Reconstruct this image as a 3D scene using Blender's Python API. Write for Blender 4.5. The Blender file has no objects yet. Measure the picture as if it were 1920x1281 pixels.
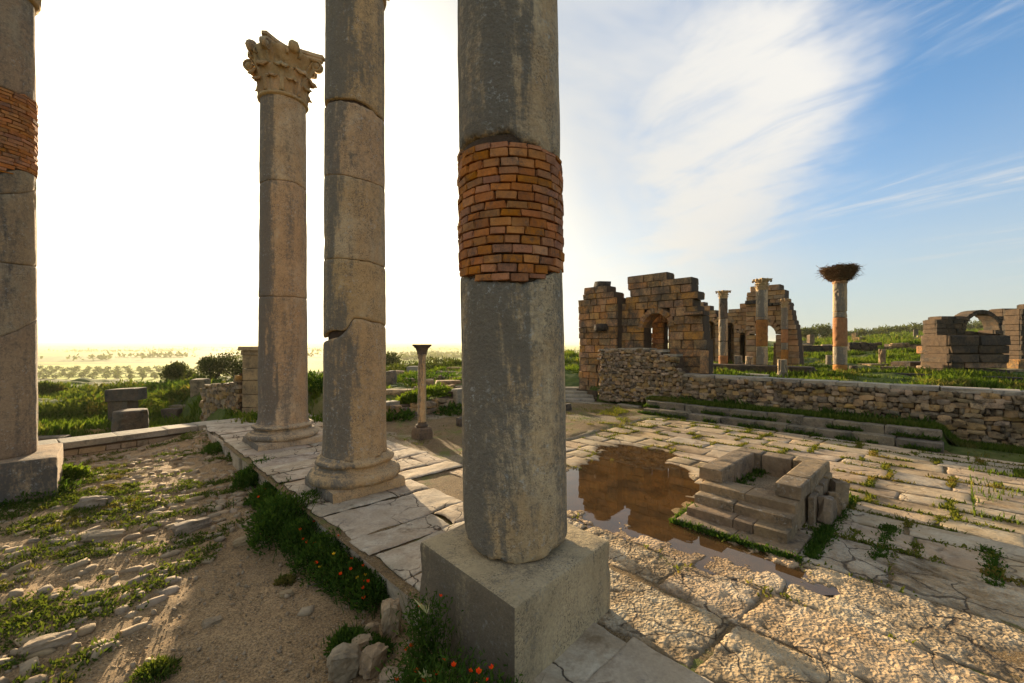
import bpy, math, random
import numpy as np
from mathutils import Vector, Matrix, Euler
rad = math.radians
random.seed(11); RNG = np.random.default_rng(11)
sc = bpy.context.scene
COL = sc.collection
CAMZ, FPX, HOR = 1.93, 800.0, 645.0
# ------------------------------------------------------------------ camera
cam_d = bpy.data.cameras.new('camera'); cam = bpy.data.objects.new('camera', cam_d); COL.objects.link(cam)
cam.location = (0, 0, CAMZ); cam.rotation_euler = (rad(90), 0, 0)
cam_d.sensor_width = 36; cam_d.lens = 36 * FPX / 1920; cam_d.shift_y = (HOR - 640.5) / 1920
cam_d.clip_start = 0.05; cam_d.clip_end = 60000
sc.camera = cam
# ------------------------------------------------------------------ sun, sky, exposure
SUN_AZ, SUN_EL = rad(-30.0), rad(8.0)
sd = bpy.data.lights.new('sun', 'SUN'); so = bpy.data.objects.new('sun', sd); COL.objects.link(so)
sd.energy = 5.0; sd.angle = rad(0.6); sd.color = (1.0, 0.77, 0.48)
sdir = Vector((math.sin(SUN_AZ) * math.cos(SUN_EL), math.cos(SUN_AZ) * math.cos(SUN_EL), math.sin(SUN_EL)))
so.rotation_euler = sdir.to_track_quat('Z', 'Y').to_euler()
W = bpy.data.worlds.new('World'); sc.world = W; W.use_nodes = True
sc.view_settings.view_transform = 'Standard'; sc.view_settings.look = 'None'
sc.view_settings.gamma = 1; sc.view_settings.use_curve_mapping = False
sc.view_settings.exposure = 1.7

HAZE = True
class NT:
    def __init__(s, tree): s.t = tree; s.N = tree.nodes; s.L = tree.links
    def n(s, typ, ins=None, **kw):
        nd = s.N.new(typ)
        for k, v in kw.items(): setattr(nd, k, v)
        for k, v in (ins or {}).items():
            sk = nd.inputs[k]
            if isinstance(v, bpy.types.NodeSocket): s.L.new(v, sk)
            elif isinstance(v, bpy.types.Node): s.L.new(v.outputs[0], sk)
            else: sk.default_value = v
        return nd
    def math(s, op, a, b=0.0, c=0.0, clamp=False):
        return s.n('ShaderNodeMath', {0: a, 1: b, 2: c}, operation=op, use_clamp=clamp).outputs[0]
    def mix(s, f, a, b, mode='MIX'):
        m = s.n('ShaderNodeMix', data_type='RGBA', blend_type=mode, clamp_factor=True)
        for k, v in ((0, f), (6, a), (7, b)):
            if isinstance(v, bpy.types.NodeSocket): s.L.new(v, m.inputs[k])
            elif isinstance(v, (tuple, list)): m.inputs[k].default_value = (*v[:3], 1)
            else: m.inputs[k].default_value = v
        return m.outputs[2]
    def noise(s, vec, scale, detail=4, rough=.6, dist=0.0):
        return s.n('ShaderNodeTexNoise', {'Vector': vec, 'Scale': scale, 'Detail': detail, 'Roughness': rough, 'Distortion': dist}).outputs[0]
    def ramp(s, f, lo, hi, a=0.0, b=1.0):
        return s.n('ShaderNodeMapRange', {0: f, 1: lo, 2: hi, 3: a, 4: b}, interpolation_type='SMOOTHSTEP').outputs[0]
    def vmul(s, v, k):
        return s.n('ShaderNodeVectorMath', {0: v, 1: k}, operation='MULTIPLY').outputs[0]
    def vadd(s, v, k):
        return s.n('ShaderNodeVectorMath', {0: v, 1: k}, operation='ADD').outputs[0]

def build_world():
    k = NT(W.node_tree); k.N.clear()
    sky = k.n('ShaderNodeTexSky', sky_type='NISHITA', sun_disc=False, sun_elevation=SUN_EL, sun_rotation=SUN_AZ,
              air_density=1.0, dust_density=.7, ozone_density=3.5, altitude=400)
    sky = k.mix(1.0, sky.outputs[0], (1.42, 1.90, 1.98), 'MULTIPLY')
    co = k.n('ShaderNodeTexCoord').outputs['Generated']
    nrm = k.n('ShaderNodeVectorMath', {0: co}, operation='NORMALIZE').outputs[0]
    sp = k.n('ShaderNodeSeparateXYZ', {0: nrm}); X, Y, Z = sp.outputs
    az = k.math('ARCTAN2', X, Y); el = k.math('ARCSINE', Z)
    # high cloud sheet, seen in perspective (position on a plane overhead)
    den = k.math('ADD', k.math('MAXIMUM', Z, 0.0), .16)
    px, py = k.math('DIVIDE', X, den), k.math('DIVIDE', Y, den)
    P = k.n('ShaderNodeCombineXYZ', {0: px, 1: py, 2: 0.0}).outputs[0]
    rot = k.n('ShaderNodeVectorRotate', {'Vector': P, 'Angle': rad(55)}, rotation_type='Z_AXIS').outputs[0]
    wisp = k.noise(k.vmul(rot, (.55, 3.0, 1)), 1.0, 7, .62, .9)
    soft = k.noise(P, .8, 5, .6, .5)
    fine = k.noise(k.vmul(rot, (1.6, 8.0, 1)), 1.4, 6, .65, .4)
    # the large cloud up on the right
    w1 = k.math('MULTIPLY', k.math('SUBTRACT', k.noise(P, 1.3, 5, .6), .5), .5)
    du = k.math('DIVIDE', k.math('SUBTRACT', k.math('ADD', az, w1), rad(25)), rad(15))
    dv = k.math('DIVIDE', k.math('SUBTRACT', k.math('ADD', el, w1), rad(24)), rad(19))
    d = k.math('SQRT', k.math('ADD', k.math('MULTIPLY', du, du), k.math('MULTIPLY', dv, dv)))
    blob = k.ramp(d, 1.25, .35)
    wide = k.ramp(k.math('SUBTRACT', az, k.math('MULTIPLY', w1, .6)), rad(52), rad(22))
    left_edge = k.ramp(k.math('ADD', az, k.math('MULTIPLY', w1, .3)), rad(8.5), rad(13.5))
    m1 = k.math('MULTIPLY', blob, k.ramp(k.math('ADD', k.math('MULTIPLY', wisp, .42), k.math('ADD', k.math('MULTIPLY', k.noise(k.vmul(rot, (1.0, 1.8, 1)), 1.7, 9, .64, .8), .62), k.math('MULTIPLY', blob, .22))), .44, .78))
    m1 = k.math('MULTIPLY', m1, left_edge)
    m2 = k.math('MULTIPLY', k.ramp(wisp, .47, .68), k.math('MULTIPLY', k.ramp(fine, .32, .66), .6))
    m3 = k.math('MULTIPLY', k.ramp(soft, .40, .70), .55)
    front = k.math('MULTIPLY', k.ramp(az, rad(20), rad(42)), k.ramp(az, rad(120), rad(85)))
    thin = k.math('MULTIPLY', k.ramp(soft, .36, .62), .85)
    wide2 = k.math('SUBTRACT', 1.0, front)
    up = k.ramp(el, rad(2), rad(9))
    m = k.math('MAXIMUM', m1, k.math('MULTIPLY', k.math('MAXIMUM', m2, k.math('MAXIMUM', k.math('MULTIPLY', m3, wide), k.math('MULTIPLY', thin, wide2))), up))
    sunv = k.n('ShaderNodeVectorMath', {0: nrm, 1: tuple(sdir)}, operation='DOT_PRODUCT').outputs['Value']
    glow = k.ramp(sunv, .35, 1.0)
    CL = k.mix(glow, (5.9, 5.75, 5.45), (6.1, 5.9, 5.6))
    c = k.mix(m, sky, CL)
    c = k.mix(.07, c, (4.6, 4.7, 4.7))
    # thin veil of bright haze in the air around the sun and along the horizon
    near = k.math('POWER', k.ramp(sunv, .32, .93), 1.15)
    c = k.mix(k.math('MULTIPLY', near, .97), c, k.mix(k.math('POWER', k.ramp(sunv, .66, 1.0), 2.6), (4.55, 4.6, 4.5), (24, 20.5, 14)))
    lowh = k.math('MULTIPLY', k.math('POWER', k.ramp(el, rad(33), rad(-2)), 1.5), .84)
    c = k.mix(lowh, c, k.mix(k.ramp(sunv, .45, 1.0), (4.2, 4.05, 3.7), (10, 9.2, 7.4)))
    bg = k.n('ShaderNodeBackground', {0: c, 1: 0.05})
    k.n('ShaderNodeOutputWorld', {0: bg})
build_world()

# ------------------------------------------------------------------ frames: a runs away to the right, b away to the left
VA = (.7205, .6935); UB = (-.6935, .7205)
def AB(a, b, z=0.0): return (a * VA[0] + b * UB[0], a * VA[1] + b * UB[1], z)
def toab(x, y): return x * VA[0] + y * VA[1], x * UB[0] + y * UB[1]
ROT = math.atan2(VA[1], VA[0])          # rotation about z that turns local x into a and local y into b
def G(px, py, z=0.0):                    # point on the level z seen at that place
    y = FPX * (CAMZ - z) / (py - HOR); return ((px - 960) / FPX * y, y, z)
def Dp(px, py, y): return ((px - 960) / FPX * y, y, CAMZ + (HOR - py) / FPX * y)

# ------------------------------------------------------------------ numpy noise
def _h(i, j, k, s):
    n = (i * 374761393 + j * 668265263 + k * 2147483647 + s * 1274126177) & 0xffffffff
    n = ((n ^ (n >> 13)) * 1274126177) & 0xffffffff
    return ((n ^ (n >> 16)) & 0xffff) / 65535.0
def vn(x, y, z=0.0, s=0):
    x, y, z = np.broadcast_arrays(np.asarray(x, float), np.asarray(y, float), np.asarray(z, float))
    i, j, k = np.floor(x).astype(np.int64), np.floor(y).astype(np.int64), np.floor(z).astype(np.int64)
    f, g, h = x - i, y - j, z - k
    f, g, h = f * f * (3 - 2 * f), g * g * (3 - 2 * g), h * h * (3 - 2 * h)
    r = 0
    for di, wi in ((0, 1 - f), (1, f)):
        for dj, wj in ((0, 1 - g), (1, g)):
            for dk, wk in ((0, 1 - h), (1, h)):
                r = r + wi * wj * wk * _h(i + di, j + dj, k + dk, s)
    return r * 2 - 1
def fbm(x, y, z=0.0, s=0, o=4, ro=.5):
    r, a, f = 0, 1, 1
    for q in range(o): r = r + a * vn(np.asarray(x) * f, np.asarray(y) * f, np.asarray(z) * f, s + q); a *= ro; f *= 2.03
    return r
def sm(lo, hi, v):
    t = np.clip((np.asarray(v, float) - lo) / (hi - lo), 0, 1); return t * t * (3 - 2 * t)
def inpoly(x, y, poly):
    x, y = np.asarray(x, float), np.asarray(y, float); r = np.zeros(np.broadcast(x, y).shape, bool); n = len(poly)
    for i in range(n):
        x1, y1 = poly[i][:2]; x2, y2 = poly[(i + 1) % n][:2]
        if y1 == y2: continue
        c = ((y1 > y) != (y2 > y)) & (x < (x2 - x1) * (y - y1) / (y2 - y1) + x1); r ^= c
    return r
def dpoly(x, y, poly):
    x, y = np.asarray(x, float), np.asarray(y, float); best = np.full(np.broadcast(x, y).shape, 1e9); n = len(poly)
    for i in range(n):
        x1, y1 = poly[i][:2]; x2, y2 = poly[(i + 1) % n][:2]; dx, dy = x2 - x1, y2 - y1
        t = np.clip(((x - x1) * dx + (y - y1) * dy) / (dx * dx + dy * dy + 1e-12), 0, 1)
        best = np.minimum(best, np.hypot(x - x1 - t * dx, y - y1 - t * dy))
    return np.where(inpoly(x, y, poly), -best, best)

# ------------------------------------------------------------------ mesh helpers
def mesh_np(name, V, F, mat=None, smooth=False):
    V = np.asarray(V, float); me = bpy.data.meshes.new(name)
    if isinstance(F, np.ndarray):
        n, k = F.shape; me.vertices.add(len(V)); me.vertices.foreach_set('co', V.ravel())
        me.loops.add(n * k); me.loops.foreach_set('vertex_index', F.ravel().astype(np.int32))
        me.polygons.add(n); me.polygons.foreach_set('loop_start', (np.arange(n) * k).astype(np.int32))
        try: me.polygons.foreach_set('loop_total', np.full(n, k, np.int32))
        except Exception: pass
        me.update(calc_edges=True)
    else:
        me.from_pydata([tuple(v) for v in V], [], F); me.update()
    if smooth: me.polygons.foreach_set('use_smooth', np.ones(len(me.polygons), bool))
    if mat:
        for m in (mat if isinstance(mat, (list, tuple)) else [mat]): me.materials.append(m)
    return me
def link(name, data, parent=None, loc=(0, 0, 0), rot=(0, 0, 0), scale=(1, 1, 1)):
    o = bpy.data.objects.new(name, data); COL.objects.link(o)
    o.location = loc; o.rotation_euler = rot; o.scale = scale
    if parent: o.parent = parent
    return o
def sharp(me, deg=38):
    try: me.set_sharp_from_angle(angle=rad(deg))
    except Exception: pass
    return me
def obj(name, V, F, mat, parent=None, smooth=False, **kw): return link(name, mesh_np(name, V, F, mat, smooth), parent, **kw)
def tag(o, label=None, cat=None, group=None, kind=None):
    if label: o['label'] = label
    if cat: o['category'] = cat
    if cat and not kind and not o.get('kind'): o['kind'] = 'thing'
    if group: o['group'] = group
    if kind: o['kind'] = kind
    return o
def thing(name, label, cat, loc=(0, 0, 0), rz=0.0, group=None):
    return tag(link(name, None, None, loc, (0, 0, rz)), label, cat, group)
def localise(t):                        # children built in world space, moved under their thing
    for ch in list(t.children): ch.location = ch.location - t.location
def seat(t, x, y, z): t.location = (x, y, z); localise(t)
def gridf(m, n, wrap=False):            # quads of an m x n vertex grid (wrap joins the last column to the first)
    i = np.arange(m - 1)[:, None]; j = np.arange(n if wrap else n - 1)[None, :]
    a = i * n + j; b = i * n + (j + 1) % n
    return np.stack([a, b, b + n, a + n], -1).reshape(-1, 4)

def chamfer(c=.06, jit=.02, seed=0):     # 24 verts, 44 triangles
    r = random.Random(seed); V = []; idx = {}
    for ax in range(3):
        for s in (-1, 1):
            for p in (-1, 1):
                for q in (-1, 1):
                    v = [0, 0, 0]; v[ax] = s * .5; o = [i for i in range(3) if i != ax]
                    v[o[0]] = p * (.5 - c); v[o[1]] = q * (.5 - c)
                    key = [0, 0, 0]; key[ax] = s; key[o[0]] = p; key[o[1]] = q
                    idx[(ax, *key)] = len(V); V.append([t + r.uniform(-jit, jit) for t in v])
    F = []
    for ax in range(3):
        o = [i for i in range(3) if i != ax]
        for s in (-1, 1):
            f = []
            for p, q in ((-1, -1), (1, -1), (1, 1), (-1, 1)):
                k = [0, 0, 0]; k[ax] = s; k[o[0]] = p; k[o[1]] = q; f.append(idx[(ax, *k)])
            F.append(f)
    for ax in range(3):                  # edges running along ax
        o = [i for i in range(3) if i != ax]
        for p in (-1, 1):
            for q in (-1, 1):
                f = []
                for s, fa in ((-1, o[0]), (1, o[0]), (1, o[1]), (-1, o[1])):
                    k = [0, 0, 0]; k[ax] = s; k[o[0]] = p; k[o[1]] = q; f.append(idx[(fa, *k)])
                F.append(f)
    for x in (-1, 1):
        for y in (-1, 1):
            for z in (-1, 1): F.append([idx[(a, x, y, z)] for a in range(3)])
    V = np.array(V)                      # make the faces look outwards
    for i, f in enumerate(F):
        P = V[f]; n = np.cross(P[1] - P[0], P[2] - P[0])
        if n @ P.mean(0) < 0: F[i] = f[::-1]
    return V, F
def pebble(sph=.6, jit=.06, seed=0, flat=1.0):   # 26 verts, 48 triangles
    r = random.Random(seed); V = []; idx = {}
    for i in (-1, 0, 1):
        for j in (-1, 0, 1):
            for k in (-1, 0, 1):
                if i == j == k == 0: continue
                v = Vector((i, j, k)); s = v.normalized(); w = v.lerp(s * 1.25, sph) * .5
                idx[(i, j, k)] = len(V); V.append([w.x + r.uniform(-jit, jit), w.y + r.uniform(-jit, jit), w.z * flat + r.uniform(-jit, jit)])
    F = []
    for ax in range(3):
        o = [t for t in range(3) if t != ax]
        for s in (-1, 1):
            for p in (-1, 0):
                for q in (-1, 0):
                    f = []
                    for u, w in ((p, q), (p + 1, q), (p + 1, q + 1), (p, q + 1)):
                        k = [0, 0, 0]; k[ax] = s; k[o[0]] = u; k[o[1]] = w; f.append(idx[tuple(k)])
                    F.append(f)
    V = np.array(V)
    for i, f in enumerate(F):
        P = V[f]; n = np.cross(P[1] - P[0], P[2] - P[0])
        if n @ P.mean(0) < 0: F[i] = f[::-1]
    return V, F
def quads_only(VF):                       # triangles become degenerate-free quads by keeping tris separately
    V, F = VF; T = []
    for f in F:
        T.append(f[:3]);
        if len(f) == 4: T.append([f[0], f[2], f[3]])
    return V, np.array(T)
def joined(name, insts, shapes, mat, parent=None, smooth=False):
    """insts: (shape index, loc, (rx,ry,rz), scale): all in one mesh (stuff)"""
    VS, FS, off = [], [], 0
    sh = [quads_only(s) for s in shapes]
    for k, loc, rot, sca in insts:
        V, T = sh[k % len(sh)]; M = np.array(Euler(rot).to_matrix()); v = (V * np.array(sca)) @ M.T + np.array(loc)
        VS.append(v); FS.append(T + off); off += len(V)
    o = obj(name, np.concatenate(VS), np.concatenate(FS), mat, parent, smooth); o['kind'] = 'stuff'; return o
# ------------------------------------------------------------------ materials
MATS = {}
def base(name):
    m = bpy.data.materials.new(name); m.use_nodes = True; k = NT(m.node_tree); k.N.clear(); MATS[name] = m
    return m, k
def out(k, sh): k.n('ShaderNodeOutputMaterial', {0: sh})
def stone(name, c1, c2, dark, stain=.5, streak=.3, sc_=1.0, bump=.5, fine=22, tint=.25, rust=None, rustamt=.0, lichen=.0, side=None, rough=.92, dist=.03, pit=0.0, soil=None, wet=False, speck=0.0, crack=0.0):
    m, k = base(name)
    geo = k.n('ShaderNodeNewGeometry'); pos = geo.outputs['Position']
    rnd = k.n('ShaderNodeObjectInfo').outputs['Random']
    off = k.n('ShaderNodeCombineXYZ', {0: k.math('MULTIPLY', rnd, 37.0), 1: k.math('MULTIPLY', rnd, 11.0), 2: k.math('MULTIPLY', rnd, 23.0)}).outputs[0]
    p = k.vadd(pos, off)
    big = k.noise(p, 1.1 * sc_, 5, .65, .4)
    c = k.mix(k.ramp(big, .38, .64), c1, c2)
    if rust:
        rn = k.noise(k.vmul(p, (1, 1, .6)), 2.3 * sc_, 5, .7, .6)
        c = k.mix(k.math('MULTIPLY', k.ramp(k.math('ADD', rn, k.math('MULTIPLY', rnd, .25)), .46, .68), rustamt), c, rust)
    fn = k.noise(p, fine, 6, .75)
    c = k.mix(.75, c, k.mix(fn, (.35, .34, .33), (1.55, 1.52, 1.45)), 'MULTIPLY')
    if speck:
        spk = k.math('MULTIPLY', k.ramp(k.noise(p, 75, 3, .85), .50, .60), k.ramp(k.noise(p, 4.0, 5, .7), .36, .62))
        c = k.mix(k.math('MULTIPLY', spk, speck), c, (.07, .055, .04))
    # dark weathering: blotches and run-off streaks
    st = k.noise(k.vmul(pos, (1, 1, streak)), 1.9 * sc_, 7, .7, .35)
    st2 = k.noise(p, 16 * sc_, 6, .85)
    mk = k.math('ADD', k.math('MULTIPLY', st, .62), k.math('MULTIPLY', st2, .45))
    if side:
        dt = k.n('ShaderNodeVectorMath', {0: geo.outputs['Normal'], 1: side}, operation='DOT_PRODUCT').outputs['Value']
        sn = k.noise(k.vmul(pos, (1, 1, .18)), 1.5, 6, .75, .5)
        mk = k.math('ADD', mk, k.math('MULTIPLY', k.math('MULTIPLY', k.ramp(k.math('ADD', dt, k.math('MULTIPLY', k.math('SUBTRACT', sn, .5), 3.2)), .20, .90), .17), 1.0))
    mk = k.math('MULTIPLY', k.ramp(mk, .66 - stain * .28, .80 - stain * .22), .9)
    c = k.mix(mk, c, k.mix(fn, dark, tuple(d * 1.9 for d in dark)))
    if lichen > 0:
        lm = k.math('MULTIPLY', k.ramp(k.noise(p, 24, 6, .8), .54, .66), k.ramp(k.noise(p, 2.5, 4, .7), .42, .6))
        c = k.mix(k.math('MULTIPLY', lm, lichen), c, (.42, .41, .36))
    if soil:
        up = k.n('ShaderNodeSeparateXYZ', {0: geo.outputs['Normal']}).outputs[2]
        sm_ = k.math('MULTIPLY', k.ramp(k.noise(pos, 2.0, 6, .75), .5, .68), k.ramp(up, .6, .95))
        c = k.mix(k.math('MULTIPLY', sm_, .8), c, soil)
    if wet:
        wz = k.n('ShaderNodeSeparateXYZ', {0: pos}).outputs[2]
        c = k.mix(k.math('MULTIPLY', k.ramp(wz, .001, -.013), .72), c, (.075, .045, .02))
    if tint:
        tv = k.n('ShaderNodeHueSaturation', {'Hue': k.math('ADD', .5, k.math('MULTIPLY', k.math('SUBTRACT', k.math('FRACT', k.math('MULTIPLY', rnd, 7.3)), .5), .012)),
             'Saturation': k.math('ADD', 1 - tint * .6, k.math('MULTIPLY', k.math('FRACT', k.math('MULTIPLY', rnd, 3.7)), tint * 1.2)),
             'Value': k.math('ADD', 1 - tint, k.math('MULTIPLY', rnd, tint * 2)), 'Color': c}).outputs[0]
        c = tv
    hb = k.math('ADD', k.math('MULTIPLY', fn, .5), k.math('MULTIPLY', k.noise(p, 5.0, 5, .7), 1.2))
    if pit > 0:
        v = k.n('ShaderNodeTexVoronoi', {'Vector': k.vadd(pos, k.vmul(k.n('ShaderNodeTexNoise', {'Vector': pos, 'Scale': 14.0}).outputs[1], (.05, .05, .05))), 'Scale': 42.0, 'Smoothness': .5}, feature='SMOOTH_F1').outputs['Distance']
        hb = k.math('ADD', hb, k.math('MULTIPLY', v, pit))
    if crack:
        wv = k.vadd(pos, k.vmul(k.n('ShaderNodeTexNoise', {'Vector': pos, 'Scale': 3.5, 'Detail': 5.0}).outputs[1], (.34, .34, 0)))
        ce = k.n('ShaderNodeTexVoronoi', {'Vector': k.vmul(wv, (1, 1, .01)), 'Scale': 2.3}, feature='DISTANCE_TO_EDGE').outputs[0]
        cm = k.math('MULTIPLY', k.ramp(ce, .020, .004), k.ramp(k.noise(pos, 1.1, 3, .6), .44, .54))
        c = k.mix(k.math('MULTIPLY', cm, crack), c, (.07, .045, .025)); hb = k.math('SUBTRACT', hb, k.math('MULTIPLY', cm, 1.6))
    bp = k.n('ShaderNodeBump', {'Strength': bump, 'Distance': dist, 'Height': hb})
    b = k.n('ShaderNodeBsdfPrincipled', {'Base Color': c, 'Roughness': rough, 'Specular IOR Level': .25, 'Normal': bp.outputs[0]})
    out(k, b); return m

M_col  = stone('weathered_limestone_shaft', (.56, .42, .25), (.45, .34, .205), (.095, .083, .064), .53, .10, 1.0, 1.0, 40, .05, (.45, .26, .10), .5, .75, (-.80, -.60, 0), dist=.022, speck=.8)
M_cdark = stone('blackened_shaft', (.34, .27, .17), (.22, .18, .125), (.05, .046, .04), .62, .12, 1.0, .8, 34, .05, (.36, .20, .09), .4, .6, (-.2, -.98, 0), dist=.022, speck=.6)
M_cap  = stone('carved_limestone', (.52, .385, .215), (.40, .285, .145), (.07, .055, .035), .45, .6, 1.5, .4, 26, .05, (.30, .17, .06), .5, .3, dist=.012)
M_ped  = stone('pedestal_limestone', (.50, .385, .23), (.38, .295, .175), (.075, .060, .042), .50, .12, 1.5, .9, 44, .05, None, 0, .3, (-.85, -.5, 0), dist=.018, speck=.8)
M_old  = stone('blackened_stone', (.11, .09, .065), (.06, .052, .045), (.018, .017, .015), .5, .7, 1.4, .6, 18, .15, (.22, .12, .05), .3, .2)
M_ash  = stone('ochre_ashlar', (.44, .26, .10), (.30, .19, .095), (.045, .038, .028), .80, .8, 1.3, .7, 14, .17, (.44, .20, .06), .7, .2)
M_far  = stone('small_ochre_masonry', (.34, .235, .12), (.27, .19, .11), (.06, .05, .038), .5, .7, 1.0, .6, 9, .15, (.36, .17, .06), .5, .0)
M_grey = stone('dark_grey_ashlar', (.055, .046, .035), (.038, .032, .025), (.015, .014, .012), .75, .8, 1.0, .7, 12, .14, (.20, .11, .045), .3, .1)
M_rub  = stone('rubble_stone', (.36, .265, .145), (.20, .15, .09), (.035, .03, .022), .62, 1, 2.5, .7, 24, .38, (.34, .19, .08), .35, .0)
M_cop  = stone('coping_stone', (.34, .29, .21), (.24, .21, .16), (.06, .056, .048), .45, 1, 2, .5, 24, .12, None, 0, .4)
M_slab = stone('court_slab', (.50, .41, .285), (.36, .295, .205), (.12, .10, .075), .34, 1, 1.6, .5, 36, .14, (.36, .22, .09), .45, .0, soil=(.20, .13, .06), dist=.02, wet=True, crack=.7)
M_pit  = stone('pitted_slab', (.53, .44, .31), (.41, .34, .235), (.15, .12, .085), .30, 1, 1.3, .9, 40, .09, (.36, .21, .08), .5, .0, soil=(.23, .145, .065), dist=.02, pit=1.1, wet=True, crack=.85)
M_pillar = stone('pale_ochre_block', (.36, .26, .14), (.27, .20, .115), (.06, .05, .035), .6, .6, 2, .7, 24, .1)
M_walk = stone('walkway_slab', (.52, .445, .33), (.39, .325, .23), (.12, .10, .078), .40, 1, 2.0, .9, 34, .12, (.27, .17, .09), .35, .0, soil=(.17, .115, .06), dist=.015, crack=.9)
M_cob  = stone('cobble_stone', (.34, .265, .17), (.24, .185, .115), (.085, .066, .045), .45, 1, 3.0, .7, 44, .16, (.26, .16, .07), .3, .0, dist=.01)
M_sill = stone('step_stone', (.22, .175, .115), (.15, .125, .09), (.03, .028, .022), .62, .8, 1.8, .6, 28, .14, None, 0, .5, dist=.02)
M_basn = stone('basin_stone', (.27, .19, .11), (.18, .13, .08), (.035, .03, .022), .55, .7, 2.2, .6, 30, .12, None, 0, .6, dist=.02)
M_brk  = stone('fired_brick', (.40, .175, .060), (.28, .112, .040), (.07, .045, .03), .52, .8, 3.5, .9, 38, .20, (.44, .155, .035), .5, .1, dist=.012)
M_mort = stone('old_mortar', (.085, .055, .032), (.06, .04, .026), (.03, .022, .016), .3, 1, 4, .8, 40, .0)
M_bband = stone('brick_repair', (.34, .14, .04), (.22, .09, .03), (.06, .035, .02), .4, 1.5, 6, .8, 30, .1, (.40, .20, .06), .4)
M_white = stone('white_marker', (.62, .66, .70), (.50, .54, .58), (.2, .2, .2), .15, 1, 3, .2, 30, .0)

def dirtmat(name, cols, green=.4, sc_=1.0, gcol=(.075, .105, .022), bump=.8):
    m, k = base(name); pos = k.n('ShaderNodeNewGeometry').outputs['Position']
    n1 = k.noise(pos, .9 * sc_, 7, .7, .3); n2 = k.noise(pos, 7 * sc_, 8, .8); n3 = k.noise(pos, 60, 4, .8)
    c = k.mix(k.ramp(n1, .38, .64), cols[0], cols[1]); c = k.mix(k.ramp(n2, .45, .7), c, cols[2])
    c = k.mix(.95, c, k.mix(k.ramp(n3, .3, .7), (.35, .34, .33), (1.7, 1.66, 1.55)), 'MULTIPLY')
    v = k.n('ShaderNodeTexVoronoi', {'Vector': pos, 'Scale': 38.0}).outputs['Distance']
    peb = k.math('MULTIPLY', k.ramp(v, .26, .16), k.ramp(k.noise(pos, 4, 3, .6), .48, .6))
    v2 = k.n('ShaderNodeTexVoronoi', {'Vector': pos, 'Scale': 95.0}).outputs['Distance']
    peb2 = k.math('MULTIPLY', k.ramp(v2, .34, .2), k.ramp(k.noise(pos, 9, 3, .6), .42, .55)); peb = k.math('MAXIMUM', peb, peb2)
    c = k.mix(k.math('MULTIPLY', peb, .7), c, (.44, .36, .25))
    g = k.ramp(k.math('ADD', k.math('MULTIPLY', k.noise(pos, 1.3 * sc_, 6, .75, .5), .7), k.math('MULTIPLY', n2, .3)), .62 - green * .25, .70 - green * .2)
    c = k.mix(k.math('MULTIPLY', g, .85), c, k.mix(n2, gcol, (gcol[0] * 2.0, gcol[1] * 1.6, gcol[2] * 1.5)))
    hb = k.math('ADD', k.math('ADD', n2, k.math('MULTIPLY', n3, .4)), k.math('MULTIPLY', peb, .5))
    bp = k.n('ShaderNodeBump', {'Strength': bump, 'Distance': .035, 'Height': hb})
    out(k, k.n('ShaderNodeBsdfPrincipled', {'Base Color': c, 'Roughness': .95, 'Specular IOR Level': .15, 'Normal': bp.outputs[0]})); return m
M_dirt = dirtmat('trodden_earth', ((.27, .18, .092), (.34, .23, .12), (.19, .125, .066)), .18)
M_path = dirtmat('gravel_path', ((.22, .175, .115), (.26, .205, .13), (.17, .135, .09)), .40)
M_joint = dirtmat('joint_earth', ((.16, .11, .055), (.20, .135, .065), (.11, .075, .04)), .45)
M_turf = dirtmat('turf_earth', ((.10, .085, .04), (.075, .075, .03), (.13, .10, .05)), 1.0, 1.0, (.045, .075, .014))

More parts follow.
